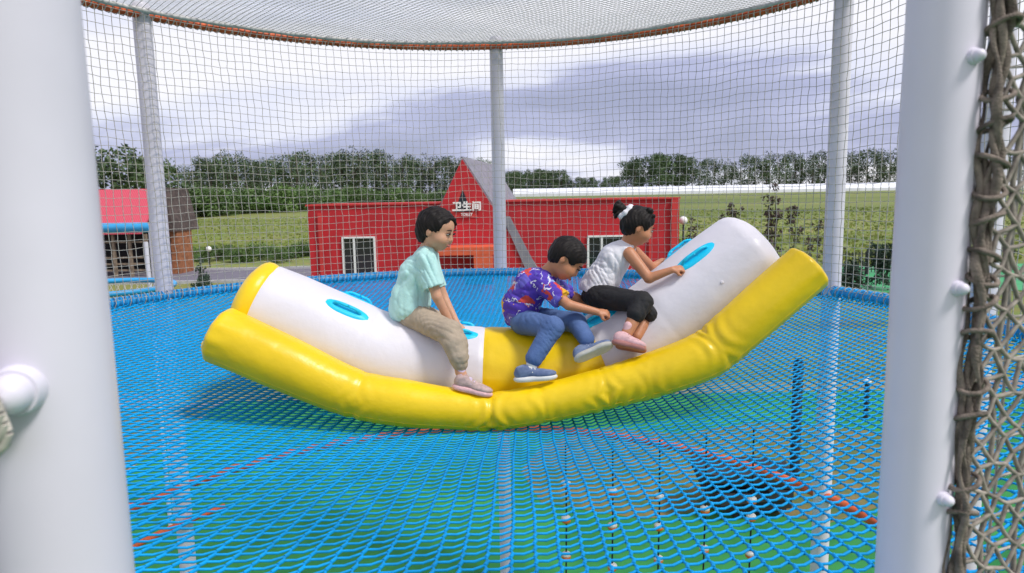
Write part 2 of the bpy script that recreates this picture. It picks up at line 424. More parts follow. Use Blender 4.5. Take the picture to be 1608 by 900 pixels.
sheet('lawn', rect(-28, 23, -11, 33.6), .008, M['lawn'])
mb = MB(); mb.box((-34, 33.8, .065), (52, .2, .13)); mb.box((-34, 40.1, .065), (52, .2, .13)); tag(mb.build('kerb', M['kerb']), kind='structure')

# ------------------------------------------------------------------ tower frame
def circ(r, z, n=180, a0=0, a1=2*math.pi): return [(CX+r*math.cos(a0+(a1-a0)*i/n), CY+r*math.sin(a0+(a1-a0)*i/n), z) for i in range(n)]
frame = thing('play_tower_frame', (CX, CY, GZ), 'round steel play tower frame with white posts, orange hoops and blue floor hoop', 'play tower')
off = (CX, CY, GZ)
mb = MB(); mb.tube(circ(RR-.02, ZT+.01), .036, 10, closed=True); mb.build('orange_hoop', M['orange_paint'], frame, off)
mb = MB(); mb.tube(circ(RR-.02, ZR), .05, 10, closed=True); mb.build('blue_hoop', M['blue_paint'], frame, off)
mb = MB(); mb.tube(circ(RR-.02, ZL), .045, 10, closed=True); mb.build('orange_hoop', M['orange_paint'], frame, off)
mb = MB(); mb.tube(circ(RR-.12, ZL-.32, 50, R_(140), R_(205)), .03, 8); mb.build('hoop_brace', M['orange_paint'], frame, off)
def post(x, y, r, top=ZT+.12, bolts=()):
    mb = MB(); zs = [GZ, ZT*.5, ZT, top-.03, top]; mb.tube([(x, y, z) for z in zs], [r, r, r, r, r*.8], 32)
    mb.tube([(x, y, GZ+.01), (x, y, GZ+.03)], r*2.2, 24)
    o = mb.build('post', M['white_paint'], frame, off)
    for (ang, z, s) in bolts:
        d = Vector((math.cos(ang), math.sin(ang), 0)); p = Vector((x, y, z))+d*r
        b = MB(); b.tube([p-d*.01, p+d*.004*s, p+d*.008*s], [.016*s, .016*s, .0145*s], 20); b.tube([p+d*.004*s, p+d*.014*s, p+d*.019*s, p+d*.022*s, p+d*.0235*s], [.0125*s, .0120*s, .0100*s, .0065*s, .002*s], 18)
        b.build('bolt', M['white_paint'], o, off)
    return o
pb = P(254, 462, 6.35); post(pb.x-.02, 6.45, .078)
pb = P(786, 430, 8.0); post(pb.x, 8.03, .076)
pb = P(1304, 458, 5.95); post(pb.x+.03, 6.0, .078)
for a in (176, 2): post(CX+RR*math.cos(R_(a)), CY+RR*math.sin(R_(a)), .078)
RP = (P(1458, 450, 1.16).x, 1.16); LP = (P(62, 450, .80).x, .80)
hb = lambda py, Y: P(1500, py, Y).z
post(RP[0], RP[1], .0575, bolts=[(R_(-76), hb(90, 1.11), .8), (R_(-76), hb(452, 1.11), .8), (R_(-76), hb(780, 1.11), .8)])
post(LP[0]-.004, LP[1], .073, bolts=[(R_(-76), P(30, 612, .73).z, 1.75)])
mb = MB(); q = P(-16, 622, .70)
for k in range(4):
    mb.tube([q+Vector((.03*math.cos(t)-.01, -.02+.004*k, .028*math.sin(t)-.012*k)) for t in np.linspace(0, 6.2, 14)], .0055, 8)
tag(mb.build('rope_knot', M['net_cord']), 'knotted beige rope looped on the bolt of the blurred left post', 'rope knot')

# ------------------------------------------------------------------ seesaw geometry (needed by floor net)
YS, YF = 3.72, 3.36
def smooth_path(pts, n, it=2):
    p = np.array([list(q) for q in pts], float)
    s = np.r_[0, np.cumsum(np.linalg.norm(np.diff(p[:, :3], axis=0), axis=1))]
    # catmull-rom resample
    T = np.linspace(0, s[-1], n); o = np.zeros((n, p.shape[1]))
    for i, t in enumerate(T):
        k = min(max(np.searchsorted(s, t)-1, 0), len(p)-2); u = (t-s[k])/(s[k+1]-s[k])
        p0 = p[max(k-1, 0)]; p1 = p[k]; p2 = p[k+1]; p3 = p[min(k+2, len(p)-1)]
        d1 = (p2-p0)/(s[k+1]-s[max(k-1, 0)])*(s[k+1]-s[k]); d2 = (p3-p1)/(s[min(k+2, len(p)-1)]-s[k])*(s[k+1]-s[k])
        o[i] = (2*u**3-3*u**2+1)*p1+(u**3-2*u**2+u)*d1+(-2*u**3+3*u**2)*p2+(u**3-u**2)*d2
    return o
side_px = [(347, 527, 90), (450, 572, 86), (558, 618, 76), (640, 634, 74), (700, 641, 66), (772, 646, 60), (860, 632, 62), (949, 610, 66), (1040, 584, 72), (1112, 556, 76), (1150, 525, 76), (1205, 476, 78), (1268, 420, 78)]
side_pts = [(*P(x, y, YF), d/2*YF/F_PX*1.02) for x, y, d in side_px]
main_px = [(404, 478), (470, 506), (540, 536), (600, 560), (690, 577), (760, 583), (862, 581), (930, 566), (990, 538), (1068, 484), (1132, 438), (1184, 402)]
main_pts = [(*P(x, y, YS), .247+.022*max(0, min(1, (x-960)/180))) for x, y in main_px]
SIDE = smooth_path(side_pts, 300); MAIN = smooth_path(main_pts, 300)

def floor_z(x, y):
    rho2 = ((x-CX)**2+(y-CY)**2)/RR**2
    sag = .205*np.maximum(1-rho2**1.8, 0)
    g = np.exp(-np.maximum(np.abs(x+.12)-.35, 0)**2/.9-np.maximum(np.abs(y-3.72)-.3, 0)**2/.45)
    return ZR-.01-sag-.085*g

# ------------------------------------------------------------------ floor net
W, H = .060, .050
def floor_net():
    U = int(2*RR/W)+30; Vn = int(2*RR/H)+30
    i, j = np.meshgrid(np.arange(-U//2, U//2+1), np.arange(-Vn//2, Vn//2+1), indexing='ij')
    xc = i*W+0.*j; yc = j*H+0.*i
    def place(x, y):
        Yw = y+CY
        near = np.clip((3.6-Yw)/1.6, -1.2, 1.3)
        xx = x+.07*y-.0*x+.22*np.tanh((x+.1)/1.1)*near+.006*wob(x*2, y*2, 3)+.010*wob(x, y, 5, f0=6)
        gx_ = np.exp(-((x+.1)/1.6)**2)
        yy = y+.10*gx_*np.tanh((3.7-Yw)/1.2)+.04*x+.014*wob(x, y, 9, f0=7)+.02*wob(x, y, 12, f0=1.5)
        return xx+CX, yy+CY
    lo_ = place(xc-.04*W, yc-H*.24); hi_ = place(xc+.04*W, yc+H*.24)
    def pts(t): return np.stack([t[0].ravel(), t[1].ravel(), floor_z(t[0], t[1]).ravel()], 1)
    Lo = pts(lo_).reshape(*xc.shape, 3); Hi = pts(hi_).reshape(*xc.shape, 3)
    A = [Lo.reshape(-1, 3)]; B = [Hi.reshape(-1, 3)]; r = [np.full(xc.size, .0062)]
    a, b = Hi[:, :-1], Lo[:, 1:]                       # short strand straight on
    A.append(a.reshape(-1, 3)); B.append(b.reshape(-1, 3)); r.append(np.full(a.shape[0]*a.shape[1], .0040))
    a, b = Hi[:-1, :-1], Lo[1:, 1:]; m = (a+b)/2       # long strand across to the next column, bowed by its own weight
    m = m+np.array([0, -.0035, -.004])
    for p_, q_ in ((a, m), (m, b)):
        A.append(p_.reshape(-1, 3)); B.append(q_.reshape(-1, 3)); r.append(np.full(a.shape[0]*a.shape[1], .0044))
    A = np.concatenate(A); B = np.concatenate(B); r = np.concatenate(r)
    def rad(p): return np.hypot(p[:, 0]-CX, p[:, 1]-CY)
    k = (rad(A) < RR-.06) & (rad(B) < RR-.06)
    return A[k], B[k], r[k]
A, B, r = floor_net()
o = link('floor_net', segs_mesh('floor_net', A, B, r, 6), M['blue_rope'])
tag(o, 'sagging bright blue knotted rope net floor the children play on', 'net')
# lashing of floor net to hoop
def helix(R0, z, pitch, r_h, r_c, name, m, parent, seg=4, step=8, a0=0, a1=2*math.pi, flat=1.0):
    nT = int((a1-a0)*R0/pitch); t = np.arange(nT*step+1)/step; a = a0+t*pitch/R0; ph = 2*math.pi*t
    rr = R0+r_h*np.cos(ph); Pn = np.stack([CX+rr*np.cos(a), CY+rr*np.sin(a), z+r_h*flat*np.sin(ph)], 1)
    return segs_mesh(name, Pn[:-1], Pn[1:], r_c, seg)
lash = link('net_lashing', helix(RR-.06, ZR-.01, .05, .062, .0045, 'net_lashing', None, None), M['blue_rope'], o)

# ------------------------------------------------------------------ side net
a_r = math.atan2(RP[1]-CY, RP[0]-CX); a_l = math.atan2(LP[1]-CY, LP[0]-CX)   # both negative
A0, A1 = a_r+.035, a_l+2*math.pi-.03
RN = RR-.10; CELL = .075
def side_net():
    na = int((A1-A0)*RN/CELL); nz = int(round((ZT-ZR-.02)/CELL))
    I, J = np.meshgrid(np.arange(na+1), np.arange(nz+1), indexing='ij')
    a = A0+(A1-A0)*I/na; z = ZR+.03+(ZT-ZR-.04)*J/nz
    edge = np.minimum(J/6., 1)*np.minimum((nz-J)/4., 1)
    s = a*RN
    da = (.020*wob(s, z, 21, f0=2.2)+.010*wob(s, z, 22, f0=7)+.006*RS.uniform(-1, 1, I.shape))*edge
    dz = (.05*wob(s, z*.5, 23, f0=1.6)+.016*wob(s, z, 24, f0=5)+.005*RS.uniform(-1, 1, I.shape))*edge
    # slant on the far left where the net is pulled
    dr = (.025*wob(s, z, 25, f0=2.4))*edge
    da = da + .10*np.exp(-((a-2.45)/.35)**2)*((z-ZR)/(ZT-ZR))*.6
    aa = a+da/RN; rr = RN+dr
    Pn = np.stack([CX+rr*np.cos(aa), CY+rr*np.sin(aa), z+dz], 2)
    A = np.concatenate([Pn[:-1].reshape(-1, 3), Pn[:, :-1].reshape(-1, 3)]); B = np.concatenate([Pn[1:].reshape(-1, 3), Pn[:, 1:].reshape(-1, 3)])
    return A, B
A, B = side_net()
o = link('side_net', segs_mesh('side_net', A, B, .0029, 4), M['net_cord'])
tag(o, 'tall grey beige square mesh safety net round the tower between white posts', 'net')
link('net_lashing', helix(RR-.055, ZR+.005, .072, .058, .0036, 'l', None, None, a0=A0, a1=A1), M['net_cord'], o)
link('net_lashing', helix(RR-.03, ZT+.01, .062, .046, .0045, 'l', None, None), M['net_cord_roof'], o)

# ------------------------------------------------------------------ roof net
def roof_net():
    c = .052; n = int(2*RR/c)+4
    I, J = np.meshgrid(np.arange(-n//2, n//2+1), np.arange(-n//2, n//2+1), indexing='ij')
    u = I*c; v = J*c; th = R_(38)
    x = u*math.cos(th)-v*math.sin(th); y = u*math.sin(th)+v*math.cos(th)
    x = x+.04*wob(x, y, 31, f0=2.0)+.012*wob(x, y, 35, f0=8); y = y+.05*wob(x, y, 32, f0=2.2)+.012*wob(x, y, 36, f0=8)
    rho = np.minimum(np.hypot(x, y)/(RR-.02), 1)
    z = ZT+.05-.10*(1-rho**2)+.03*wob(x, y, 33, f0=2.5)*(1-rho)
    Pn = np.stack([x+CX, y+CY, z], 2); ok = np.hypot(x, y) < RR-.03
    A = []; B = []
    for s1, s2 in (((slice(0, -1), slice(None)), (slice(1, None), slice(None))), ((slice(None), slice(0, -1)), (slice(None), slice(1, None)))):
        k = ok[s1] & ok[s2]; A.append(Pn[s1][k]); B.append(Pn[s2][k])
    return np.concatenate(A), np.concatenate(B)
A, B = roof_net()
o = link('roof_net', segs_mesh('roof_net', A, B, .0027, 4), M['net_cord_roof'])
tag(o, 'pale grey mesh net stretched overhead inside the orange hoop', 'net')
# gathered net border inside the hoop
mb = MB(); pts = []
for i in range(220):
    a = 2*math.pi*i/220; pts.append((CX+(RR-.1)*math.cos(a), CY+(RR-.1)*math.sin(a), ZT+.035+.006*math.sin(9*a)))
mb.tube(pts, [.022+.004*math.sin(i*1.7) for i in range(220)], 8, closed=True); mb.build('net_border', M['net_cord_roof'], o)

# ------------------------------------------------------------------ near net panel right of the doorway
def near_panel():
    t = thing('doorway_net', (RP[0], RP[1], ZR), 'coarse beige diamond rope net hung from the right doorway post, close up', 'net')
    of = t.location
    x_top = P(1568, 0, 1.10).x; x_bot = P(1502, 900, 1.10).x; z_top = P(1568, 0, 1.1).z+.35; z_bot = P(1500, 900, 1.1).z-.3
    def ex(z):
        k = (z-z_bot)/(z_top-z_bot); return x_bot-.008+(x_top-x_bot+.02)*k
    mb = MB(); rs = random.Random(4)
    for k, (dx, ph) in enumerate(((0, 0), (.012, 2), (.006, 4), (.017, 1), (-.006, 3), (.026, 5))):
        pts = []; rad = []
        for i in range(120):
            z = z_bot+(z_top-z_bot)*i/119
            pts.append((ex(z)+dx*.8+.006*math.sin(z*19+ph*1.3)+.004*math.sin(z*53+ph), 1.10+.010*math.cos(z*19+ph)+.004*k, z))
            rad.append(.0054+.0030*math.sin(z*37+ph*2)*math.sin(z*11+ph))
        mb.tube(pts, rad, 8)
    z = z_bot
    while z < z_top:
        if rs.random() < .35: z += .03; continue      # wrappings that stand out as lumps
        w = rs.uniform(.016, .026)
        c = Vector((ex(z)+.009, 1.108, z))
        mb.tube([c+Vector((.023*math.cos(q), -.020*math.sin(q), .010*math.sin(q+z*40))) for q in np.linspace(0, 2*math.pi, 15)], .0045, 6)
        z += w*2.3
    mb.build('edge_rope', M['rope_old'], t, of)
    mb = MB(); cw, chh = .050, .050
    dirx = Vector((.965, .26, 0)); rows = int((z_top-z_bot)/chh)
    def nd(i, j):
        z = z_bot+j*chh*.5; s = i*cw*.5
        p = Vector((ex(z)+.016, 1.11, z-.0))+dirx*s
        p.z += .010*math.sin(i*2.1+j*.7)-.02*min(s/.2, 1)*0+.006*math.sin(j*3.3+i); p.x += .006*math.sin(j*1.9+i*1.3)
        return p
    for j in range(rows*2):
        for i in range(0, 10):
            if (i+j) % 2: continue
            a = nd(i, j)
            for jj in (j-1, j+1):
                b = nd(i+1, jj); m = (a+b)/2+Vector((0, 0, -.0015))
                mb.tube([a, m, b], .0038, 6)
    for i in (2, 5, 8):
        mb.tube([nd(i, j)+Vector((.0, .006, 0)) for j in range(i % 2, rows*2, 2)], .0044, 6)
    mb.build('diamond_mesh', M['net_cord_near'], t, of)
near_panel()

# ------------------------------------------------------------------ inflatable seesaw
SEE = thing('inflatable_seesaw', (MAIN[150][0], YS, floor_z(-.1, 3.7)), 'banana shaped inflatable seesaw in white and yellow vinyl the three children straddle', 'seesaw')
def sweep(path, s0, s1, rfun, nth=56, capL=None, capR=None, ang0=0):
    """tube around path rows [x,y,z,r]; caps are bulges given as depth in metres"""
    Pn = path[s0:s1+1, :3]; rr = path[s0:s1+1, 3]
    T = np.gradient(Pn, axis=0); T /= np.linalg.norm(T, axis=1, keepdims=True)
    rows = []
    Nn = len(Pn); Yv = np.array([0, 1., 0])
    def ring(c, t, r, k, sidx):
        up = np.cross(t, Yv)*-1; up = np.cross(Yv, t) if np.cross(Yv, t)[2] > 0 else -np.cross(Yv, t); up /= np.linalg.norm(up)
        th = np.linspace(0, 2*np.pi, nth, endpoint=False)
        r_ = r*rfun(sidx, th) if rfun is not None else r
        return c[None]+(np.cos(th)*r_)[:, None]*(-Yv)[None]+(np.sin(th)*r_)[:, None]*up[None]
    if capL is not None:
        for q in np.linspace(0.02, 1, 9)[:-1]:
            a = q*math.pi/2; rows.append(ring(Pn[0]-T[0]*capL*math.cos(a), T[0], rr[0]*math.sin(a)**.75, 0, s0))
    for i in range(Nn): rows.append(ring(Pn[i], T[i], rr[i], i, s0+i))
    if capR is not None:
        for q in np.linspace(0.02, 1, 9)[:-1][::-1]:
            a = q*math.pi/2; rows.append(ring(Pn[-1]+T[-1]*capR*math.cos(a), T[-1], rr[-1]*math.sin(a)**.75, 0, s1))
    V = np.concatenate(rows); nr = len(rows); i, k = np.meshgrid(np.arange(nr-1), np.arange(nth), indexing='ij')
    k2 = (k+1) % nth; F = np.stack([i*nth+k, i*nth+k2, (i+1)*nth+k2, (i+1)*nth+k], -1).reshape(-1, 4)
    return V, F
offS = np.array(SEE.location)
def idx_of(path, px, Y):
    x = P(px, 500, Y).x; return int(np.argmin(np.abs(path[:, 0]-x)))
s_w1, s_w2 = idx_of(MAIN, 757, YS), idx_of(MAIN, 944, YS)
def rmain(s, th):
    o = 1.0
    for q, am in ((s_w1, .018), (s_w2, .018), (3, .018), (62, .006), (238, .006)): o = o-am*np.exp(-((s-q)/1.6)**2)
    for q, am in ((s_w1, .010), (s_w2, .014), (4, .02), (295, .014)):
        o = o+am*np.exp(-((s-q)/11.)**2)*np.sin(th*13+np.sin(th*3+q)*2+(s-q)*.12)*(.5+.5*np.sin(th*2.3+q))
    return o+.006*np.sin(th*2+s*.03)
def addpart(name, VF, m, parent=SEE, of=offS):
    return link(name, fastmesh(name, VF[0]-of, VF[1]), m, parent)
addpart('white_section', sweep(MAIN, 4, s_w1, rmain), M['white_vinyl'])
addpart('yellow_section', sweep(MAIN, s_w1, s_w2, rmain), M['yellow_vinyl'])
addpart('white_section', sweep(MAIN, s_w2, 295, rmain, capR=.125), M['white_vinyl'])
def caponly(path, left):
    i = 0 if left else 299
    p = path.copy()
    if left: V, F = sweep(p, 0, 4, rmain, capL=.095)
    else: V, F = sweep(p, 297, 299, lambda s, th: .70+0*th, capR=.122)
    return V, F
addpart('end_cap', caponly(MAIN, True), M['yellow_vinyl'])
seams = [idx_of(SIDE, q, YF) for q in (560, 768, 852, 950, 1128, 1012)]
def rside(s, th):
    o = 1.0+.012*np.sin(th+s*.05)
    for n_, q in enumerate(seams):
        w = (.04, .085, .04, .065, .055, .0)[n_]
        o = o-w*np.exp(-((s-q)/1.5)**2)
        a2 = (.022, .080, .040, .075, .055, .040)[n_]
        ph = 4.9 if n_ in (1, 3) else (1.6 if n_ == 4 else 4.7)
        m_ = np.exp(-((s-q)/9.)**2)*(.30+.7*np.clip(np.cos(th-(.9 if n_ == 4 else 5.6)), 0, 1)**2)
        o = o+a2*m_*np.sin((s-q)*.95*(1 if s > q else -1)+np.abs(np.sin(th*1.5+n_))*5+n_)
    for q in (1, 298): o = o+.02*np.exp(-((s-q)/6.)**2)*np.sin(th*11+q)
    return o
for dy, nm in ((0, 'side_tube'), (2*(YS-YF), 'side_tube')):
    Sp = SIDE.copy()
    if dy:  # the far tube is the mirror image of the near one
        Sp[:, 1] = YF+dy
    so = addpart(nm, sweep(Sp, 0, 299, rside, capL=.05, capR=.035), M['yellow_vinyl'])
    # folded end flap on the left tip
    c = Vector(Sp[0][:3]); t = Vector(Sp[0][:3])-Vector(Sp[4][:3]); t.normalize()
    q = Sdf(); up = Vector((t.z, 0, -t.x)); up = up if up.z > 0 else -up
    b0 = c+t*.045-up*.075
    q.cap(b0, b0+Vector((0, -.04, .0)), .022, .014, .01).cap(b0+t*.012, b0+t*.012+Vector((0, .05, .0))+up*.02, .018, .012, .01)
    V, F = q.mesh(.005); addpart('end_fold', (V, F), M['yellow_vinyl'], so)

def seam(path, elev, s0, s1, r_, m_, parent):
    pts = []
    for i in range(s0, s1, 3):
        c = Vector(path[i][:3]); t = Vector(path[min(i+3, 299)][:3])-Vector(path[max(i-3, 0)][:3]); t.normalize()
        up = Vector((-t.z, 0, t.x)); up = up if up.z > 0 else -up
        rr_ = (rside if path is SIDE else rmain)(i, np.array([R_(elev)]))[0]*path[i][3]
        pts.append(c+(Vector((0, -1, 0))*math.cos(R_(elev))+up*math.sin(R_(elev)))*(rr_-.0005))
    mb = MB(); mb.tube(pts, r_, 6); mb.build('weld_seam', m_, parent, offS)
seam(SIDE, 100, 4, 296, .0022, M['yellow_vinyl'], SEE); seam(SIDE, -38, 4, 296, .0022, M['yellow_vinyl'], SEE)
def tube_surf(s, elev):
    c = Vector(MAIN[s][:3]); t = Vector(MAIN[min(s+3, 299)][:3])-Vector(MAIN[max(s-3, 0)][:3]); t.normalize()
    up = Vector((-t.z, 0, t.x)); up = up if up.z > 0 else -up
    n = Vector((0, -1, 0))*math.cos(R_(elev))+up*math.sin(R_(elev))
    return c, t, up, n
def handle(s, elev, L=.125, Wd=.043):
    c, t, up, n = tube_surf(s, elev); r = MAIN[s][3]
    bt = t.cross(n)
    def on(u, w, h):
        an = w/r; nn = n*math.cos(an)+bt*math.sin(an)
        # follow the bend of the tube
        si = int(np.clip(s+u/(np.linalg.norm(MAIN[150][:3]-MAIN[149][:3])), 0, 299)); ci = Vector(MAIN[si][:3])
        return ci+nn*(r+h)
    mb = MB(); V = []; n2 = 28; rings = 5
    for q in range(rings+1):
        for i in range(n2):
            a = 2*math.pi*i/n2; rad = q/rings
            u = math.copysign(abs(math.cos(a))**.75, math.cos(a))*L*rad; w = math.sin(a)*Wd*rad
            V.append(on(u, w, .006 if q < rings else -.002))
    Fq = [(q*n2+i, q*n2+(i+1) % n2, (q+1)*n2+(i+1) % n2, (q+1)*n2+i) for q in range(rings) for i in range(n2)]
    mb.add(V, Fq, True); p = mb.build('handle_patch', M['blue_vinyl'], SEE, offS)
    mb = MB(); pts = []
    for i in range(25):
        k = i/24; u = -.60*L*math.cos(math.pi*k)*(1-.12*math.sin(math.pi*k)); h = .003+.022*min(1.0, math.sin(math.pi*k)*1.35)**.8
        pts.append(on(u, 0, h))
    mb.tube(pts, .0085, 8); mb.build('handle', M['blue_vinyl'], p, offS)
    return on
hs = {}
for px_, key in ((543, 'a'), (712, 'b'), (958, 'c'), (1090, 'd')):
    s = idx_of(MAIN, px_+{'a': -12, 'b': 0, 'c': 12, 'd': 26}[key], YS)
    hs[key] = handle(s, {'a': 57, 'b': 66, 'c': 66, 'd': 56}[key]); hs[key+'f'] = handle(s, 116)

def valve(path, s_, elev, m_):
    c = Vector(path[s_][:3]); t = Vector(path[s_+3][:3])-Vector(path[s_-3][:3]); t.normalize(); up = Vector((-t.z, 0, t.x)); n = Vector((0, -1, 0))*math.cos(R_(elev))+up*math.sin(R_(elev)); p_ = c+n*path[s_][3]
    mb = MB(); mb.tube([p_-n*.004, p_+n*.004, p_+n*.007], [.010, .009, .006], 16); mb.build('valve', m_, SEE, offS)
valve(MAIN, idx_of(MAIN, 1118, YS), 12, M['white_vinyl'])
# ------------------------------------------------------------------ children
def unit(v): v = Vector(v); v.normalize(); return v
class Head:
    def __init__(s, c, fwd, up, h):
        s.c = Vector(c); s.f = unit(fwd); s.r = unit(s.f.cross(Vector(up))); s.u = s.r.cross(s.f); s.s = h/2
        s.M = [list(s.f), list(s.r), list(s.u)]
    def p(s, f, r, u): return s.c+(s.f*f+s.r*r+s.u*u)*s.s
    def skin(s, q, neck):
        S = s.s
        q.ell(s.p(-.06, 0, .18), (S*.86, S*.74, S*.80), s.M, .01)
        q.ell(s.p(.20, 0, -.34), (S*.62, S*.60, S*.58), s.M, S*.2)
        q.cap(s.p(.46, -.06, -.76), s.p(.46, .06, -.76), S*.13, None, S*.2)
        for k in (-1, 1):
            q.ell(s.p(.46, k*.34, -.34), (S*.33, S*.29, S*.29), s.M, S*.2)
            q.ell(s.p(-.06, k*.72, -.16), (S*.13, S*.06, S*.20), s.M, S*.04)
            q.ell(s.p(.86, k*.30, .02), (S*.10, S*.15, S*.09), s.M, S*.08, 's')
        q.cap(s.p(.76, 0, -.04), s.p(.85, 0, -.25), S*.05, S*.085, S*.12)
        q.cap(s.p(.80, -.09, -.29), s.p(.80, .09, -.29), S*.06, None, S*.05)
        q.cap(s.p(.70, -.13, -.56), s.p(.70, .13, -.56), S*.085, None, S*.07)
        q.cap(s.p(-.16, 0, -.35), neck, S*.40, S*.42, S*.15)
    def face(s, root, smile=False, down=False):
        of = root.location
        for k in (-1, 1):
            mb = MB(); Rm = Matrix((s.f, s.r, s.u)).transposed()
            mb.sph(s.p(.75, k*.30, .0), (s.s*.085, s.s*.125, s.s*(.026 if smile else .004 if down else .04)), 12, 8, 0, Rm)
            mb.sph(s.p(.775, k*.29, .0), (s.s*.085, s.s*.105, s.s*(.034 if smile else .022 if down else .05)), 10, 8, 1, Rm)
            mb.build('eye', [M['eye_white'], M['eye_dark']], root, of)
            mb = MB(); mb.tube([s.p(.80, k*.14, .17), s.p(.83, k*.30, .23), s.p(.70, k*.47, .17)], [s.s*.02, s.s*.032, s.s*.015], 6)
            mb.tube([s.p(.83, k*.17, .02), s.p(.85, k*.30, .07), s.p(.73, k*.44, .02)], s.s*.018, 6)
            mb.build('eyebrow', M['hair'], root, of)
        mb = MB(); w = .20 if smile else .14; uu = .06 if smile else 0
        mb.tube([s.p(.70, -w, -.54+uu), s.p(.82, -.07, -.57), s.p(.83, 0, -.58), s.p(.82, .07, -.57), s.p(.70, w, -.54+uu)], [s.s*.025, s.s*.06, s.s*.065, s.s*.06, s.s*.025], 6)
        mb.build('lips', M['lip'], root, of)
def hair_fold(h, amp=.0024, fr=260):
    c, f, r, u = (np.array(v) for v in (h.c, h.f, h.r, h.u))
    def fn(X, Y, Z):
        x, y, z = X-c[0], Y-c[1], Z-c[2]
        a = x*f[0]+y*f[1]+z*f[2]; b = x*r[0]+y*r[1]+z*r[2]; d = x*u[0]+y*u[1]+z*u[2]
        return amp*np.sin(a*fr+8*np.sin(d*30)+b*60)*.7+amp*.6*np.sin(b*fr*.8+a*90+d*40)+amp*1.3*np.sin(a*95+d*60+2*np.sin(b*50))*np.sin(b*80+a*40)
    return fn
def cloth_fold(amp, fr, seed):
    rs = np.random.RandomState(seed); K = rs.normal(size=(4, 3)); K /= np.linalg.norm(K, axis=1, keepdims=True); ph = rs.uniform(0, 6, 4)
    def fn(X, Y, Z):
        o = 0
        for i in range(4):
            w = .035*np.sin(X*(17+4*i)+Z*13+ph[i])+.025*np.sin(Y*29+X*(11+3*i)+Z*9)
            o = o+((1-np.abs(np.sin((K[i][0]*X+K[i][1]*Y*.6+K[i][2]*Z+w)*fr*.62*(1+.3*i)+ph[i])))**2-.3)*(.5+.5*np.sin(X*21+Z*17*(i-1.5)+ph[i]))/(1+.25*i)
        return amp*2.7*o
    return fn
def hand(q, wrist, fwd, normal, curl=1.2, size=1.0, thumb_side=1):
    """palm plus four unequal fingers and a thumb; normal points out of the back of the hand"""
    f = unit(fwd); n = unit(Vector(normal)-f*f.dot(Vector(normal))); s = f.cross(n); w = Vector(wrist); z = size
    kn = w+f*.052*z
    Mx = [list(f), list(s), list(n)]
    q.ell(w+f*.028*z, (.036*z, .027*z, .014*z), Mx, .008)
    for k, (o, l) in enumerate(((-.021, .88), (-.007, 1.0), (.007, .95), (.020, .76))):
        p = kn+s*o*z; d = f; prev = p; rr = .0072*z
        for j, ll in enumerate((.024, .017, .014)):
            an = curl*(.55, 1.5, 2.3)[j]
            d = f*math.cos(an)-n*math.sin(an); nx = prev+d*ll*l*z
            q.cap(prev, nx, rr, rr*.93, .003); prev = nx; rr *= .93
    b = w+f*.018*z-s*.020*z*thumb_side; m_ = b+(f*.55-s*.6*thumb_side-n*.55).normalized()*.024*z; e_ = m_+(f*.7+s*.35*thumb_side-n*.75).normalized()*.022*z
    q.cap(b, m_, .0095*z, .0085*z, .006).cap(m_, e_, .0085*z, .0072*z, .004)
def shoe(root, heel, toe, up, m_up, m_sole, w=.031, low=False, m_lace=None):
    heel, toe = Vector(heel), Vector(toe); f = unit(toe-heel); u = unit(Vector(up)-f*f.dot(Vector(up))); s = f.cross(u); L = (toe-heel).length
    Mx = [list(f), list(s), list(u)]
    def p(a, b, c): return heel+f*a*L+s*b+u*c
    q = Sdf(); q.ell(p(.20, 0, .032), (L*.22, w*.88, .034), Mx, .012).ell(p(.70, 0, .022), (L*.31, w*1.02, .021), Mx, .025).cap(p(.34, 0, .044), p(.66, 0, .028), .020, .016, .02)
    if not low:
        q.cap(p(.14, 0, .050), p(.22, 0, .058), w*.74, w*.74, .012)
        q.ell(p(.17, 0, .090), (L*.15, w*.60, .024), Mx, .006, 's')
    q.half(p(0, 0, .006), -u)
    so = q.build('shoe', m_up, root, .0035)
    q = Sdf(); q.ell(p(.22, 0, .004), (L*.26, w*1.06, .022), Mx, .01).ell(p(.68, 0, .004), (L*.35, w*1.16, .022), Mx, .03)
    q.half(p(0, 0, .018), u, .003).half(p(0, 0, -.010), -u, .003)
    q.build('sole', m_sole, so, .0035)
    for o_ in so.children: o_.data.transform(Matrix.Translation(-Vector(root.location)))
    mb = MB(); mb.sph(p(.36, 0, .052), (L*.10, w*.5, .016), 10, 8, 0, Matrix((f, s, u)).transposed())
    mb.build('tongue', m_lace or m_sole, so, root.location)
    for k in range(4):
        a = .40+.085*k; mb = MB(); mb.tube([p(a, -w*.70, .036-.004*k), p(a+.03, -w*.3, .060-.008*k), p(a+.01, w*.3, .061-.008*k), p(a+.04, w*.70, .036-.004*k)], .0034, 6)
        mb.build('lace', m_lace or m_sole, so, root.location)

BODY_RES = .0036
# ---- girl in mint T-shirt -------------------------------------------------
g1 = thing('person', P(668, 505, 3.7), 'child in mint T-shirt and khaki trousers sitting on the left white part', 'child')
Hd = Head(P(686, 360, 3.66), (.90, -.30, -.32), (.10, 0, 1), .224)
neckb = P(674, 391, 3.69); chest = P(659, 430, 3.69); belly = P(648, 468, 3.69); hipc = P(648, 494, 3.70)
shN, shF = P(670, 409, 3.60), P(675, 407, 3.785)
elN, elF = P(686, 466, 3.57), P(696, 466, 3.76)
wrN, wrF = P(708, 508, 3.60), P(717, 508, 3.70)
hipN, hipF = P(650, 496, 3.63), P(652, 494, 3.77)
knN, knF = P(712, 520, 3.44), P(716, 520, 3.99)
anN, anF = P(723, 584, 3.375), P(727, 590, 4.02)
def limbs(q, K=1.0):
    pass
q = Sdf(); Hd.skin(q, neckb)
q.chain([neckb, chest, belly, hipc], [.036, .066, .062, .054], .03)
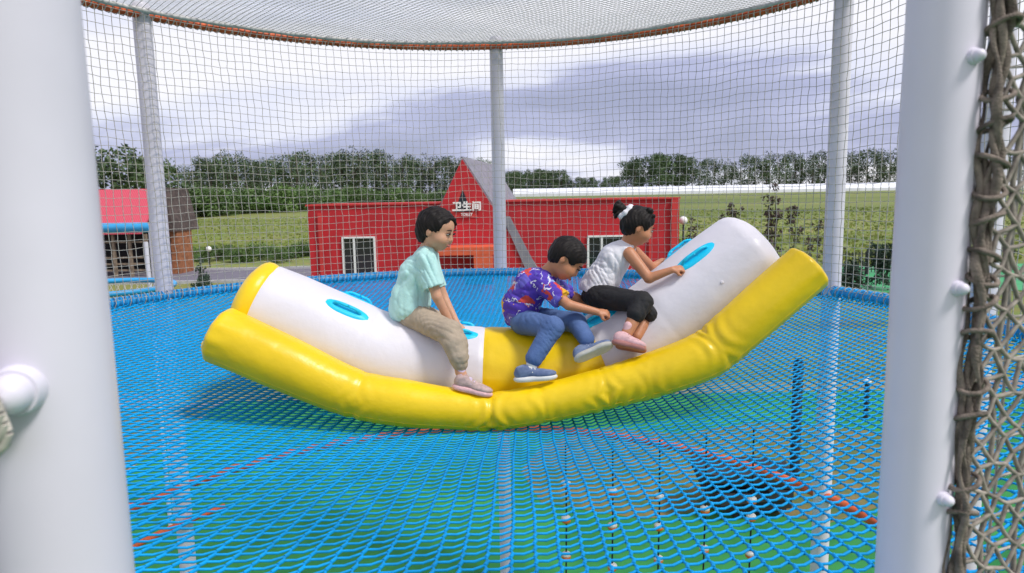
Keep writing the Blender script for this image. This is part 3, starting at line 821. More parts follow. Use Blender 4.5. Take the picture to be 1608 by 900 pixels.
for a, b, c in ((shN, elN, wrN), (shF, elF, wrF)): q.chain([a, b, c], [.035, .027, .019], .008)
for a, b, c in ((hipN+Vector((.03, 0, -.01)), knN, anN), (hipF+Vector((.03, 0, -.01)), knF, anF)): q.chain([a, b, c], [.046, .040, .027], .008)
hand(q, wrN, (.75, .35, -.55), (.5, 0, .86), 1.1, .95, -1); hand(q, wrF, (.75, -.2, -.55), (.5, 0, .86), 1.1, .95, 1)
q.cap(anN, anN+Vector((.03, -.01, -.045)), .022, .022)
body = q.build('body', M['skin'], g1, BODY_RES); Hd.face(g1, True)
q = Sdf(); S = Hd.s
q.ell(Hd.p(-.10, 0, .24), (S*.94, S*.80, S*.82), Hd.M, .01)
q.ell(Hd.p(-.50, 0, -.10), (S*.50, S*.66, S*.78), Hd.M, S*.25)
q.ell(Hd.p(1.02, 0, -.30), (S*.88, S*1.05, S*1.04), Hd.M, S*.08, 's')
for k in (-1, 1): q.ell(Hd.p(.12, k*.86, -.46), (S*.32, S*.30, S*.50), Hd.M, S*.06, 's')
q.half(Hd.p(-.3, 0, -.80), Hd.u*-1+Hd.f*.2, .01)
q.chain([Hd.p(.55, -.30, .62), Hd.p(.40, -.62, .30), Hd.p(.10, -.76, .05)], [S*.13, S*.10, S*.06], .02)
q.chain([Hd.p(.62, -.05, .66), Hd.p(.72, -.30, .45), Hd.p(.62, -.50, .22)], [S*.09, S*.05, S*.03], .01)
q.build('hair', M['hair'], g1, .0035, hair_fold(Hd))
q = Sdf()   # T-shirt: sleeves cut first, then the body of the shirt
q.chain([shN+Vector((.0, .004, 0)), P(682, 452, 3.575)], [.050, .058], .02); q.chain([shF, P(688, 452, 3.78)], [.048, .052], .02)
q.half(P(683, 450, 3.58), (elN-shN), .005)
q.chain([neckb+Vector((-.004, 0, -.012)), chest+Vector((-.012, 0, 0)), belly+Vector((-.012, 0, 0)), P(640, 492, 3.70)], [.048, .090, .096, .092], .04)
q.cap(P(668, 402, 3.635), P(673, 402, 3.755), .044, None, .035)
q.ell(P(643, 484, 3.70), (.101, .126, .066), None, .04)
q.half(P(632, 499, 3.7), (.40, 0, -1), .006)
q.half(neckb+Vector((.004, 0, .030)), (.34, 0, 1), .005)
q.build('t_shirt', M['mint'], g1, .0045, cloth_fold(.0034, 70, 3))
# far sleeve keeps its own clean end; trousers
q = Sdf()
q.ell(P(651, 498, 3.70), (.094, .118, .060), None, .02)
q.chain([hipN+Vector((.02, 0, -.008)), knN+Vector((-.02, .01, -.012)), P(715, 540, 3.41), P(720, 560, 3.378)], [.070, .064, .060, .052], .02)
q.chain([hipF, knF, P(727, 562, 4.02)], [.078, .062, .052], .02)
q.cap(P(720, 562, 3.378), P(722, 571, 3.376), .046, .040, .006)
q.build('trousers', M['khaki'], g1, .0045, cloth_fold(.0017, 110, 5))
q = Sdf(); q.cap(P(723, 578, 3.375), P(725, 597, 3.37), .026, .026, .004); q.build('sock', M['sock'], g1, .004)
shoe(g1, P(712, 607, 3.35), P(772, 621, 3.33), (.12, 0, 1), M['shoe_pink'], M['shoe_pale'], m_lace=M['sock'])
shoe(g1, P(716, 612, 4.04), P(772, 624, 4.05), (.12, 0, 1), M['shoe_pink'], M['shoe_pale'], m_lace=M['sock'])

# ---- boy in patterned T-shirt ---------------------------------------------
def pattern_mat():
    m = bpy.data.materials.new('shirt_pattern'); m.use_nodes = True; t = m.node_tree; b = t.nodes['Principled BSDF']; b.inputs['Roughness'].default_value = .8
    tcn = t.nodes.new('ShaderNodeTexCoord')
    nz = t.nodes.new('ShaderNodeTexNoise'); nz.inputs['Scale'].default_value = 22; nz.inputs['Detail'].default_value = 2
    t.links.new(tcn.outputs['Object'], nz.inputs['Vector'])
    ad = t.nodes.new('ShaderNodeMix'); ad.data_type = 'RGBA'; ad.blend_type = 'ADD'; ad.inputs['Factor'].default_value = .11
    t.links.new(tcn.outputs['Object'], ad.inputs['A']); t.links.new(nz.outputs['Color'], ad.inputs['B'])
    v = t.nodes.new('ShaderNodeTexVoronoi'); v.inputs['Scale'].default_value = 14; t.links.new(ad.outputs['Result'], v.inputs['Vector'])
    sp_ = t.nodes.new('ShaderNodeSeparateColor'); t.links.new(v.outputs['Color'], sp_.inputs[0])
    r = t.nodes.new('ShaderNodeValToRGB'); r.color_ramp.interpolation = 'CONSTANT'; e = r.color_ramp.elements
    e[0].position = 0; e[0].color = (.085, .04, .42, 1); e[1].position = .52; e[1].color = (.13, .11, .52, 1)
    for ps, c in ((.66, (.75, .42, .02)), (.78, (.10, .05, .45)), (.86, (.62, .06, .05)), (.93, (.30, .42, .72))):
        q = e.new(ps); q.color = (*c, 1)
    t.links.new(sp_.outputs[0], r.inputs[0])
    w = t.nodes.new('ShaderNodeTexVoronoi'); w.feature = 'DISTANCE_TO_EDGE'; w.inputs['Scale'].default_value = 8.5; t.links.new(ad.outputs['Result'], w.inputs['Vector'])
    lt = t.nodes.new('ShaderNodeMath'); lt.operation = 'LESS_THAN'; lt.inputs[1].default_value = .03; t.links.new(w.outputs['Distance'], lt.inputs[0])
    mk = t.nodes.new('ShaderNodeMath'); mk.operation = 'MULTIPLY'; t.links.new(lt.outputs[0], mk.inputs[0])
    g = t.nodes.new('ShaderNodeMath'); g.operation = 'GREATER_THAN'; g.inputs[1].default_value = .5; t.links.new(nz.outputs['Fac'], g.inputs[0]); t.links.new(g.outputs[0], mk.inputs[1])
    mxx = t.nodes.new('ShaderNodeMix'); mxx.data_type = 'RGBA'; t.links.new(mk.outputs[0], mxx.inputs['Factor'])
    t.links.new(r.outputs[0], mxx.inputs['A']); mxx.inputs['B'].default_value = (.72, .70, .82, 1); t.links.new(mxx.outputs['Result'], b.inputs['Base Color'])
    return m
g2 = thing('person', P(830, 515, 3.7), 'boy in purple patterned T-shirt and jeans, head bowed, sitting on the yellow middle part', 'boy')
Hd = Head(P(890, 406, 3.62), (.66, -.16, -.70), (.62, .0, .75), .222)
neckb = P(862, 429, 3.66); chest = P(838, 449, 3.67); belly = P(818, 480, 3.69); hipc = P(822, 504, 3.70)
shN, shF = P(856, 450, 3.57), P(868, 446, 3.74)
elN, elF = P(893, 479, 3.50), P(905, 468, 3.74)
wrN, wrF = P(938, 490, 3.50), P(925, 478, 3.80)
hipN, hipF = P(822, 506, 3.63), P(838, 500, 3.74)
knN, knF = P(868, 514, 3.42), P(904, 506, 3.56)
anN, anF = P(836, 577, 3.37), P(926, 544, 3.43)
q = Sdf(); Hd.skin(q, neckb)
q.chain([neckb, chest, belly, hipc], [.036, .062, .060, .066], .03)
q.chain([shN, elN, wrN], [.035, .027, .019], .008); q.chain([shF, elF, wrF], [.033, .026, .019], .008)
q.chain([hipN, knN, anN], [.06, .04, .027], .008); q.chain([hipF, knF, anF], [.06, .04, .027], .008)
hand(q, wrN, (.97, .05, -.15), (.2, -.55, .8), 1.25, .95, -1); hand(q, wrF, (.9, .3, -.3), (.2, 0, 1), 1.1, .95, 1)
q.build('body', M['skin_b'], g2, BODY_RES); Hd.face(g2, down=True)
q = Sdf(); S = Hd.s
q.ell(Hd.p(-.10, 0, .22), (S*.93, S*.81, S*.83), Hd.M, .01); q.ell(Hd.p(-.40, 0, -.05), (S*.52, S*.68, S*.66), Hd.M, S*.2)
for k in range(26):
    tt = (k+.5)/26*2-1; hx = Hd.p(.70-.75*tt*tt, tt*.74, .42-.35*tt*tt); q.cap(hx, hx+(Hd.f*.12-Hd.u*.75*random.uniform(.5, 1.1)+Hd.r*random.uniform(-.3, .3))*S*.32, S*.10, S*.02, S*.05)
q.ell(Hd.p(1.02, 0, -.42), (S*.80, S*1.05, S*.92), Hd.M, S*.06, 's')
for k in (-1, 1): q.ell(Hd.p(.05, k*.85, -.35), (S*.30, S*.35, S*.42), Hd.M, S*.06, 's')
q.build('hair', M['hair'], g2, .0035, hair_fold(Hd, .0016, 330))
q = Sdf()
q.chain([shN, P(880, 469, 3.53)], [.050, .054], .02); q.chain([shF, P(888, 460, 3.74)], [.046, .048], .02)
q.half(P(883, 470, 3.52), (elN-shN), .005)
q.chain([neckb+Vector((-.006, 0, -.016)), chest+Vector((-.008, 0, .0)), belly+Vector((-.002, 0, 0)), P(818, 498, 3.70)], [.048, .090, .095, .088], .035)
q.cap(P(852, 440, 3.60), P(862, 437, 3.72), .046, None, .03)
q.half(P(804, 510, 3.7), (-.05, 0, -1), .006)
q.half(neckb+Vector((.016, -.0, .016)), (.62, -.1, .75), .005)
q.build('t_shirt', pattern_mat(), g2, .0045, cloth_fold(.0028, 80, 8))
q = Sdf(); q.ell(P(824, 505, 3.70), (.085, .108, .060), None, .02)
q.chain([hipN, knN, P(839, 562, 3.375)], [.070, .054, .045], .02); q.chain([hipF, knF, P(921, 533, 3.44)], [.066, .052, .042], .02)
q2 = Sdf(); q2.cap(P(836, 570, 3.37), P(834, 584, 3.37), .031, .031, .004); q2.build('sock', M['sole_white'], g2, .004)
q.build('jeans', M['denim'], g2, .0045, cloth_fold(.0014, 120, 12))
shoe(g2, P(809, 597, 3.35), P(874, 592, 3.34), (.0, 0, 1), M['shoe_blue'], M['sole_white'])
shoe(g2, P(904, 566, 3.36), P(962, 541, 3.36), (-.35, .80, .45), M['shoe_blue'], M['sole_grey'], m_lace=M['sole_white'])

# ---- girl in white top ----------------------------------------------------
g3 = thing('person', P(945, 478, 3.72), 'girl with white scrunchie, sleeveless white top and black trousers, leaning forward', 'girl')
Hd = Head(P(1001, 355, 3.68), (.88, .02, -.36), (.25, 0, 1), .200)
neckb = P(988, 382, 3.71); chest = P(969, 405, 3.71); belly = P(946, 440, 3.72); hipc = P(937, 464, 3.72)
shN, shF = P(988, 398, 3.635), P(998, 396, 3.78)
elN, elF = P(1019, 437, 3.56), P(1024, 420, 3.85)
wrN, wrF = P(1055, 424, 3.53), P(1040, 410, 3.90)
hipN, hipF = P(940, 466, 3.65), P(944, 466, 3.78)
knN, knF = P(1008, 475, 3.46), P(1018, 490, 3.55)
anN, anF = P(985, 522, 3.385), P(1000, 528, 3.45)
q = Sdf(); Hd.skin(q, neckb)
q.chain([neckb, chest, belly, hipc], [.032, .057, .056, .062], .03)
q.chain([shN, elN, wrN], [.035, .027, .018], .008); q.chain([shF, elF, wrF], [.031, .025, .018], .008)
q.chain([hipN, knN, anN], [.06, .042, .029], .008); q.chain([hipF, knF, anF], [.06, .04, .027], .008)
hand(q, wrN, (.92, .05, .15), (-.1, -.6, .8), 1.25, .9, -1); hand(q, wrF, (.9, -.2, .1), (-.1, .2, 1), 1.2, .9, 1)
q.build('body', M['skin_b'], g3, BODY_RES); Hd.face(g3)
q = Sdf(); S = Hd.s
q.ell(Hd.p(-.08, 0, .22), (S*.93, S*.82, S*.86), Hd.M, .01); q.ell(Hd.p(-.40, 0, -.10), (S*.50, S*.66, S*.62), Hd.M, S*.2)
q.ell(Hd.p(1.02, 0, -.40), (S*.80, S*1.05, S*.90), Hd.M, S*.08, 's')
for k in (-1, 1):
    q.ell(Hd.p(.08, k*.85, -.32), (S*.30, S*.35, S*.40), Hd.M, S*.06, 's')
    q.ell(Hd.p(.22, k*.42, .98), (S*.22, S*.20, S*.17), Hd.M, S*.05); q.ell(Hd.p(.48, k*.45, .76), (S*.16, S*.15, S*.15), Hd.M, S*.05)
hb_ = Hd.p(-.98, -.08, .56)
for k in range(16):
    dv = Vector((-.8+.5*random.uniform(-1, 1), random.uniform(-.35, .35), .2+random.uniform(-.8, .7))).normalized()
    e1 = hb_+dv*.052; q.chain([hb_, e1, e1+dv*.018+Vector((0, 0, -.016))], [.018, .009, .002], .004)
q.build('hair', M['hair'], g3, .0033, hair_fold(Hd, .0018, 300))
q = Sdf(); ax_ = unit(Hd.p(-.9, 0, .5)-Hd.p(-.1, 0, .1)); e1 = ax_.cross(Vector((0, 1, 0))).normalized(); e2 = ax_.cross(e1)
c0 = Hd.p(-.86, -.08, .47)
for k in range(14):
    a = 2*math.pi*k/14; b_ = 2*math.pi*(k+1)/14
    q.cap(c0+(e1*math.cos(a)+e2*math.sin(a))*.034, c0+(e1*math.cos(b_)+e2*math.sin(b_))*.034, .014+.005*(k % 2), .014+.005*((k+1) % 2), .004)
q.build('scrunchie', M['white_cloth'], g3, .0035)
mb = MB(); mb.sph(Hd.p(.30, -.62, .82), .006, mi=0); mb.sph(Hd.p(.12, -.60, .95), .005, mi=0); mb.sph(Hd.p(.5, -.60, .74), .005, mi=0); mb.build('hair_clip', M['sign_white'], g3, g3.location)
q = Sdf()
q.chain([neckb+Vector((-.012, 0, -.012)), chest+Vector((-.008, 0, 0)), belly, P(935, 454, 3.72)], [.042, .080, .088, .092], .035)
q.cap(P(985, 393, 3.655), P(991, 392, 3.765), .028, None, .025)
q.ell(shN+Vector((.014, -.014, -.012)), (.034, .03, .042), None, .006, 's')
q.half(P(938, 458, 3.7), (-.10, 0, -1), .005); q.half(neckb+Vector((.004, 0, .012)), (.45, 0, .9), .005)
q.build('sleeveless_top', M['white_cloth'], g3, .0045, cloth_fold(.0030, 80, 20))
q = Sdf(); q.ell(P(936, 465, 3.72), (.080, .104, .060), None, .02)
q.chain([hipN, knN, P(999, 493, 3.42)], [.070, .054, .048], .02); q.chain([hipF, knF, P(1020, 494, 3.50)], [.066, .046, .040], .02)
q.build('trousers', M['black_cloth'], g3, .0045, cloth_fold(.0016, 100, 22))
q = Sdf(); q.cap(P(987, 512, 3.39), P(983, 528, 3.38), .025, .025, .004); q.build('sock', M['shoe_pale'], g3, .004)
shoe(g3, P(962, 538, 3.36), P(1013, 550, 3.33), (-.15, .35, .9), M['shoe_pale'], M['sole_pink'], low=True)
shoe(g3, P(968, 544, 3.43), P(1014, 552, 3.42), (-.1, .35, .9), M['shoe_pale'], M['sole_pink'], low=True)

# ------------------------------------------------------------------ bead ropes below the floor
rope0 = None
beads = {0: [760, 815, 872], 1: [772, 826, 890], 2: [780, 827, 878], 3: [800, 862], 4: [785, 812, 870]}
for i, px_ in enumerate((888, 962, 1036, 1109, 1183)):
    Y = 3.1; p0 = P(px_, 700, Y); z1 = floor_z(np.array(p0.x), np.array(Y)); top = float(z1)-.01
    lab = ['left end of the row, three beads', 'second from the left', 'middle of the row', 'second from the right, two beads', 'right end of the row'][i]
    t = thing('bead_rope', (p0.x, Y, top), f'black beaded rope hanging under the net, {lab}', 'rope', 'bead ropes hanging under the net floor')
    mb = MB(); mb.tube([(0, 0, 0), (.002, 0, -.35), (-.002, 0, -.7), (0, 0, -1.35)], .0042, 6); mb.build('rope', M['black_rope'], t)
    for by in beads[i]:
        z = P(px_, by, Y).z-top
        mb = MB(); mb.sph((0, 0, z+.005), (.024, .024, .014), 14, 8, 0); mb.sph((0, 0, z-.007), (.0235, .0235, .015), 14, 8, 1); mb.build('bead', [M['bead_white'], M['bead_orange']], t)
# black things standing on the turf below
q = P(1178, 800, 8.7)
t = thing('mat_stack', (P(1178, 800, 9.5).x, 9.9, GZ), 'untidy stack of black mats seen through the blue net below the right side', 'mats')
rk = random.Random(2)
for k in range(5):
    mb = MB(); mb.box((rk.uniform(-.17, .17), rk.uniform(-.12, .12), .08+.15*k), (rk.uniform(.85, 1.5), rk.uniform(.6, 1.), .13), Matrix.Rotation(rk.uniform(-.35, .35), 3, 'Z')); mb.build('mat', M['dark'], t)
q = P(1249, 700, 10.8)
t = thing('padded_post', (q.x, 10.8, GZ), 'short black padded post standing behind the black mats', 'post')
mb = MB(); mb.tube([(0, 0, .02), (0, 0, 2.05), (0, 0, 2.13)], [.08, .08, .05], 16); mb.build('pad', M['dark'], t)
mb = MB(); mb.tube([(0, 0, 0), (0, 0, .02)], .2, 16); mb.build('base', M['dark'], t)
t = thing('standing_lamp', (P(1362, 600, 14).x, 14, GZ), 'small dark bollard lamp on the turf near the right post', 'lamp')
mb = MB(); mb.tube([(0, 0, 0), (0, 0, .8)], .05, 10); mb.build('post', M['dark'], t)
mb = MB(); mb.tube([(0, 0, .8), (0, 0, .86), (0, 0, .9)], [.08, .08, .02], 10); mb.build('lamp_head', M['sign_white'], t)

# ------------------------------------------------------------------ neighbouring tower on the left
t = thing('neighbouring_frame', (P(246, 420, 10).x, 10, GZ), 'blue and white pipe frame with a netted blue hoop beyond the left post', 'play frame')
of = t.location
mb = MB(); mb.tube([(of.x, of.y, GZ), (of.x, of.y, P(246, 349, 10).z)], .07, 16); mb.build('post', M['white_paint'], t, of)
mb = MB(); a = P(238, 357, 10); b = P(60, 360, 10.4); mb.tube([a, b], .075, 14); mb.build('blue_beam', M['blue_paint'], t, of)
mb = MB(); a = P(229, 380, 9.6); mb.tube([a, Vector((a.x, a.y, GZ))], .03, 10); mb.build('rail_post', M['white_paint'], t, of)
hc = P(160, 470, 8.6); pts = [Vector((hc.x+.85*math.cos(q), hc.y+.8*math.sin(q), P(160, 452, 8.6).z)) for q in np.linspace(0, 2*math.pi, 48, endpoint=False)]
mb = MB(); mb.tube(pts, .035, 10, closed=True); mb.build('blue_hoop', M['blue_paint'], t, of)
Aa, Bb = [], []
for j in range(7):
    for i in range(60):
        def pt(i, j):
            a = 2*math.pi*(i+.5*(j % 2))/60; s = 1-.04*j; return (hc.x+.85*s*math.cos(a)-of.x, hc.y+.8*s*math.sin(a)-of.y, pts[0].z-.09*j-of.z)
        Aa += [pt(i, j), pt(i, j)]; Bb += [pt(i, j+1), pt(i-1 if j % 2 == 0 else i+1, j+1)]
link('hoop_net', segs_mesh('hoop_net', Aa, Bb, .006, 4), M['net_cord'], t)

# ------------------------------------------------------------------ red building
D = 24.0
xL, xG0, xG1, xE = P(487, 400, D).x, P(690, 400, D).x, P(830, 400, D).x, P(1064, 400, D).x
hL, hRt = P(600, 322, D).z, P(940, 314.5, D).z
bld = thing('toilet_building', ((xL+xE)/2, D, 0), 'low red toilet building with a steep A-frame gable and white sign', 'building'); of = bld.location
gx = P(728, 250, D).x; gz = P(728, 250, D-.8).z
rt = P(842, 432, D-.8); slope = (gz-rt.z)/(rt.x-gx); gb = gx+gz/slope*1.0; ga = gx-gz/slope*.82
mb = MB(); mb.box(((xL+gx)/2, D+2.5, hL/2), (gx-xL, 5, hL)); mb.box(((gx+xE)/2+.002, D+2.502, hRt/2), (xE-gx, 5, hRt)); mb.build('wall', M['red_wall'], bld, of)
mb = MB(); mb.box(((xL+gx)/2, D+2.5, hL+.03), (gx-xL+.12, 5.12, .06)); mb.box(((gx+xE)/2, D+2.502, hRt+.03), (xE-gx+.12, 5.12, .06)); mb.build('parapet', M['red_trim'], bld, of)
for c_, s_ in (((xL+.42, D-.05, hL/2-.1), (.12, .10, hL-.3)), ((P(1020, 400, D).x, D-.04, hRt/2-.1), (.08, .08, hRt-.4))):
    mb = MB(); mb.box(c_, s_); mb.build('downpipe', M['red_trim'], bld, of)
mb = MB(); mb.box((xE-.12, D-.06, hRt/2), (.26, .12, hRt-.02)); mb.build('corner_pillar', M['red_trim'], bld, of)
# gable face and roof planes
y0, y1 = D-.8, D+5.6
mb = MB(); mb.poly_prism([(ga, 0), (gb, 0), (gx, gz)], y0, D+.3); mb.build('gable', M['red_wall'], bld, of)
mb = MB(); w_ = .55
mb.poly_prism([(gx-w_, gz-1.95), (gx+w_*.9, gz-1.95), (gx, gz-.75)], y0-.02, y0+.002); mb.build('gable_panel', M['red_trim'], bld, of)
mb = MB(); mb.poly_prism([(gx-.28, gz-1.75), (gx+.26, gz-1.75), (gx, gz-1.0)], y0-.05, y0-.022); mb.build('gable_window', M['dark_glass'], bld, of)
bx_ = P(776, 255, y1).x-gx
def slab(pts, ya, yb, dx):
    n = len(pts); mb.add([(x, ya, z) for x, z in pts]+[(x+dx, yb, z) for x, z in pts], [tuple(range(n)), tuple(range(2*n-1, n-1, -1))]+[(i, i+n, (i+1) % n+n, (i+1) % n) for i in range(n)])
mb = MB(); slab([(gx+.0, gz+.10), (gb+.12, 0), (gb-.06, 0), (gx-.0, gz-.08)], y0+.12, y1, bx_); slab([(gx-.002, gz+.10), (gx-.002, gz-.08), (ga+.06, 0), (ga-.12, 0)], y0+.5, y1, bx_)
mb.build('roof', M['roof_grey'], bld, of)
mb = MB(); q0 = P(795, 340, D-.9); q1 = P(838, 424, D-.9)
mb.add([(q0.x-.14, y0-.06, q0.z), (q0.x+.12, y0-.06, q0.z), (q1.x+.20, y0-.06, q1.z-.1), (q1.x-.22, y0-.06, q1.z-.1), (q0.x-.14, y0+.1, q0.z), (q0.x+.12, y0+.1, q0.z), (q1.x+.20, y0+.1, q1.z-.1), (q1.x-.22, y0+.1, q1.z-.1)],
       [(0, 1, 2, 3), (7, 6, 5, 4), (0, 4, 5, 1), (1, 5, 6, 2), (2, 6, 7, 3), (3, 7, 4, 0)]); mb.build('eave_board', M['roof_grey'], bld, of)
def window(px0, px1, py0, py1):
    a = P(px0, py0, D); b = P(px1, py1, D); cx = (a.x+b.x)/2; cz = (a.z+b.z)/2; w, h = b.x-a.x, a.z-b.z
    mb = MB()
    for (c, s) in (((cx, D-.03, a.z-.03), (w, .08, .06)), ((cx, D-.03, b.z+.03), (w, .08, .07)), ((a.x+.03, D-.03, cz), (.07, .078, h-.12)), ((b.x-.03, D-.03, cz), (.07, .078, h-.12)), ((a.x+w*.36, D-.028, cz), (.07, .07, h-.12))): mb.box(c, s)
    o = mb.build('window', M['white_frame'], bld, of)
    mb = MB(); mb.box((cx, D-.008, cz), (w-.1, .03, h-.1)); mb.build('pane', M['dark_glass'], o, of)
window(537, 592, 372, 434); window(922, 985, 370, 434)
mb = MB(); a = P(690, 388, D-1.5); b = P(776, 402, D-1.5)
mb.box(((a.x+b.x)/2, D-1.4, a.z-.12), (b.x-a.x, 1.2, .25)); mb.box((b.x-.35, D-1.5, a.z-.65), (.6, 1.0, .8)); mb.build('awning', M['awning'], bld, of)
mb = MB(); mb.box((b.x-.5, D-2.02, a.z-.95), (.9, .04, .5)); mb.build('hatch', M['dark'], bld, of)
def text(body, px, py, Y, h, m, parent, of_, bold=0, ext=.01):
    cu = bpy.data.curves.new('sign', 'FONT'); cu.body = body; cu.size = h; cu.align_x = 'CENTER'; cu.align_y = 'CENTER'; cu.extrude = ext; cu.offset = bold
    o = bpy.data.objects.new('tmp', cu); COL.objects.link(o); bpy.context.view_layer.update()
    me = bpy.data.meshes.new_from_object(o.evaluated_get(bpy.context.evaluated_depsgraph_get())); bpy.data.objects.remove(o)
    p = P(px, py, Y); me.transform(Matrix.Translation(Vector((p.x-of_[0], Y-of_[1], p.z-of_[2]))) @ Matrix.Rotation(R_(90), 4, 'X'))
    return link('sign', me, m, parent)
text('卫生间', 733, 325, y0-.07, .33, M['sign_white'], bld, of, .012); text('TOILET', 733, 337, y0-.07, .12, M['sign_white'], bld, of, .003)

# ------------------------------------------------------------------ wooden cabin with pink roof
D2 = 39.0
cbx = P(205, 400, D2).x
cab = thing('cabin', (cbx, D2, 0), 'timber cabin with bright pink tiled roof and dark gable side', 'cabin'); of = cab.location
rz_, ez_ = P(200, 297, D2).z, P(200, 362, D2).z
x0, x1 = P(60, 400, D2).x, P(256, 400, D2).x
mb = MB(); mb.poly_prism([], 0, 0) if False else None
mb = MB(); mb.add([(x0, D2-2.1, ez_), (x1, D2-2.1, ez_), (x1+.35, D2, rz_), (x0, D2, rz_), (x0, D2+2.4, ez_), (x1+.6, D2+2.4, ez_),
                    (x0, D2-2.1, ez_-.12), (x1, D2-2.1, ez_-.12), (x1+.35, D2, rz_-.12), (x0, D2, rz_-.12), (x0, D2+2.4, ez_-.12), (x1+.6, D2+2.4, ez_-.12)],
                  [(0, 1, 2, 3), (3, 2, 5, 4), (7, 6, 9, 8), (8, 9, 10, 11), (0, 6, 7, 1), (1, 7, 8, 2), (2, 8, 11, 5), (4, 5, 11, 10), (3, 9, 6, 0), (4, 10, 9, 3)]); mb.build('roof', M['pink_tile'], cab, of)
mb = MB(); g0 = P(260, 300, D2); g1_ = P(302, 362, D2)
mb.add([(x1+.38, D2-1.0, rz_+.03), (x1+.75, D2-1, rz_+.03), (g1_.x-.5, D2-1, g1_.z), (g1_.x-1.2, D2-1, g1_.z), (x1+.38, D2-1, ez_+.2),
        (x1+.38, D2+2.0, rz_+.03), (x1+.75, D2+2, rz_+.03), (g1_.x-.5, D2+2, g1_.z), (g1_.x-1.2, D2+2, g1_.z), (x1+.38, D2+2, ez_+.2)],
       [(0, 1, 2, 3, 4), (9, 8, 7, 6, 5), (0, 5, 6, 1), (1, 6, 7, 2), (2, 7, 8, 3), (3, 8, 9, 4), (4, 9, 5, 0)]); mb.build('dark_roof', mat('brown_shingle', (.07, .05, .045), .85, .4, 4, .6, 14), cab, of)
a = P(262, 360, D2); b = P(291, 420, D2); mb = MB(); mb.box(((a.x+b.x)/2, D2+.2, ez_/2), (b.x-a.x, 1.8, ez_)); mb.build('timber_wall', M['wood'], cab, of)
mb = MB(); mb.box((a.x+.25, D2-.72, 1.4), (.5, .05, 1.7)); mb.build('door', M['dark'], cab, of)
mb = MB(); mb.box((a.x+.2, D2-.75, ez_+.1), (.75, .05, .28)); mb.build('sign_board', M['sign_white'], cab, of)
mb = MB(); mb.box(((x0+x1)/2, D2+1.9, ez_/2), (x1-x0, .2, ez_-.1)); mb.build('back_wall', M['dark'], cab, of)
for k in range(9):
    xx = x0+(x1-x0)*k/8; mb = MB(); mb.box((xx, D2-1.7, ez_/2-.07), (.14, .14, ez_-.14)); mb.build('porch_post', M['wood_grey'], cab, of)
mb = MB()
for z_ in (.35, .7, 1.05, 1.9): mb.box(((x0+x1)/2, D2-1.62, z_), (x1-x0, .06, .09))
mb.build('porch_rail', M['wood_grey'], cab, of)

# ------------------------------------------------------------------ vegetation
def leaves(n, clumps, lf, rs, squash=1.0):
    """leaf quads scattered over clump ellipsoids: clumps = [(x,y,z,r)]"""
    c = np.array(clumps); w = c[:, 3]**2; w /= w.sum(); k = rs.choice(len(c), n, p=w)
    d = rs.normal(size=(n, 3)); d /= np.linalg.norm(d, axis=1, keepdims=True)
    r = c[k, 3:4]*(rs.uniform(.35, 1.08, (n, 1))**.6); p = c[k, :3]+d*r*np.array([1, 1, squash])
    a = rs.normal(size=(n, 3)); a /= np.linalg.norm(a, axis=1, keepdims=True); b = np.cross(a, rs.normal(size=(n, 3))); b /= np.linalg.norm(b, axis=1, keepdims=True)
    s = lf*rs.uniform(.6, 1.3, (n, 1)); V = np.stack([p-a*s, p-b*s*.55, p+a*s, p+b*s*.55], 1).reshape(-1, 3)
    return V, np.arange(4*n).reshape(-1, 4)
def tree_proto(h, kind, seed, m, n=900, lf=.3):
    rs = np.random.RandomState(seed)
    cl = []
    if kind == 'poplar':
        for i in range(26):
            z = rs.uniform(.14, .93)*h; wd = h*.215*math.sqrt(max(.06, 1-((z/h-.56)/.5)**2))
            cl.append((rs.normal()*wd*.55, rs.normal()*wd*.55, z, wd*rs.uniform(.3, .62)+.25))
    elif kind == 'round':
        for i in range(30):
            a = rs.uniform(0, 6.28); q = rs.uniform(0, 1)**.5; z = h*(.28+.66*rs.uniform(0, 1)); wd = h*.42*math.sqrt(max(.05, 1-((z/h-.55)/.5)**2))
            cl.append((math.cos(a)*q*wd, math.sin(a)*q*wd, z, h*rs.uniform(.07, .15)))
    elif kind == 'bush':
        for i in range(16):
            a = rs.uniform(0, 6.28); q = rs.uniform(0, 1)**.5; cl.append((math.cos(a)*q*h*.7, math.sin(a)*q*h*.5, h*rs.uniform(.1, .75), h*rs.uniform(.14, .28)))
    elif kind == 'sapling':
        for i in range(16):
            z = rs.uniform(.22, 1.0)*h; cl.append((rs.normal()*h*.05, rs.normal()*h*.05, z, h*rs.uniform(.025, .06)))
    elif kind == 'conifer':
        for i in range(24):
            z = rs.uniform(.08, 1.0)*h; wd = h*.3*(1-z/h)+.03; a = rs.uniform(0, 6.28); cl.append((math.cos(a)*wd*.6, math.sin(a)*wd*.6, z, wd*.5+.05))
    V, F = leaves(n, cl, lf, rs)
    V[:, 2] = np.maximum(V[:, 2], .02)
    crown = fastmesh('crown', V, F, False); crown.materials.append(m)
    mb = MB(); tr = h*.022 if kind != 'sapling' else h*.012
    mb.tube([(0, 0, 0), (h*.01, 0, h*.3), (-h*.01, h*.01, h*.6), (0, 0, h*.92)], [tr, tr*.8, tr*.5, tr*.1], 7)
    for i in range(7):
        c_ = cl[i*2 % len(cl)]; z0 = c_[2]*.7; mb.tube([(0, 0, z0), (c_[0]*.5, c_[1]*.5, (z0+c_[2])*.5), c_[:3]], [tr*.45, tr*.3, tr*.08], 5)
    tmp = mb.build('trunk', M['bark']); me = tmp.data; bpy.data.objects.remove(tmp)
    return me, crown
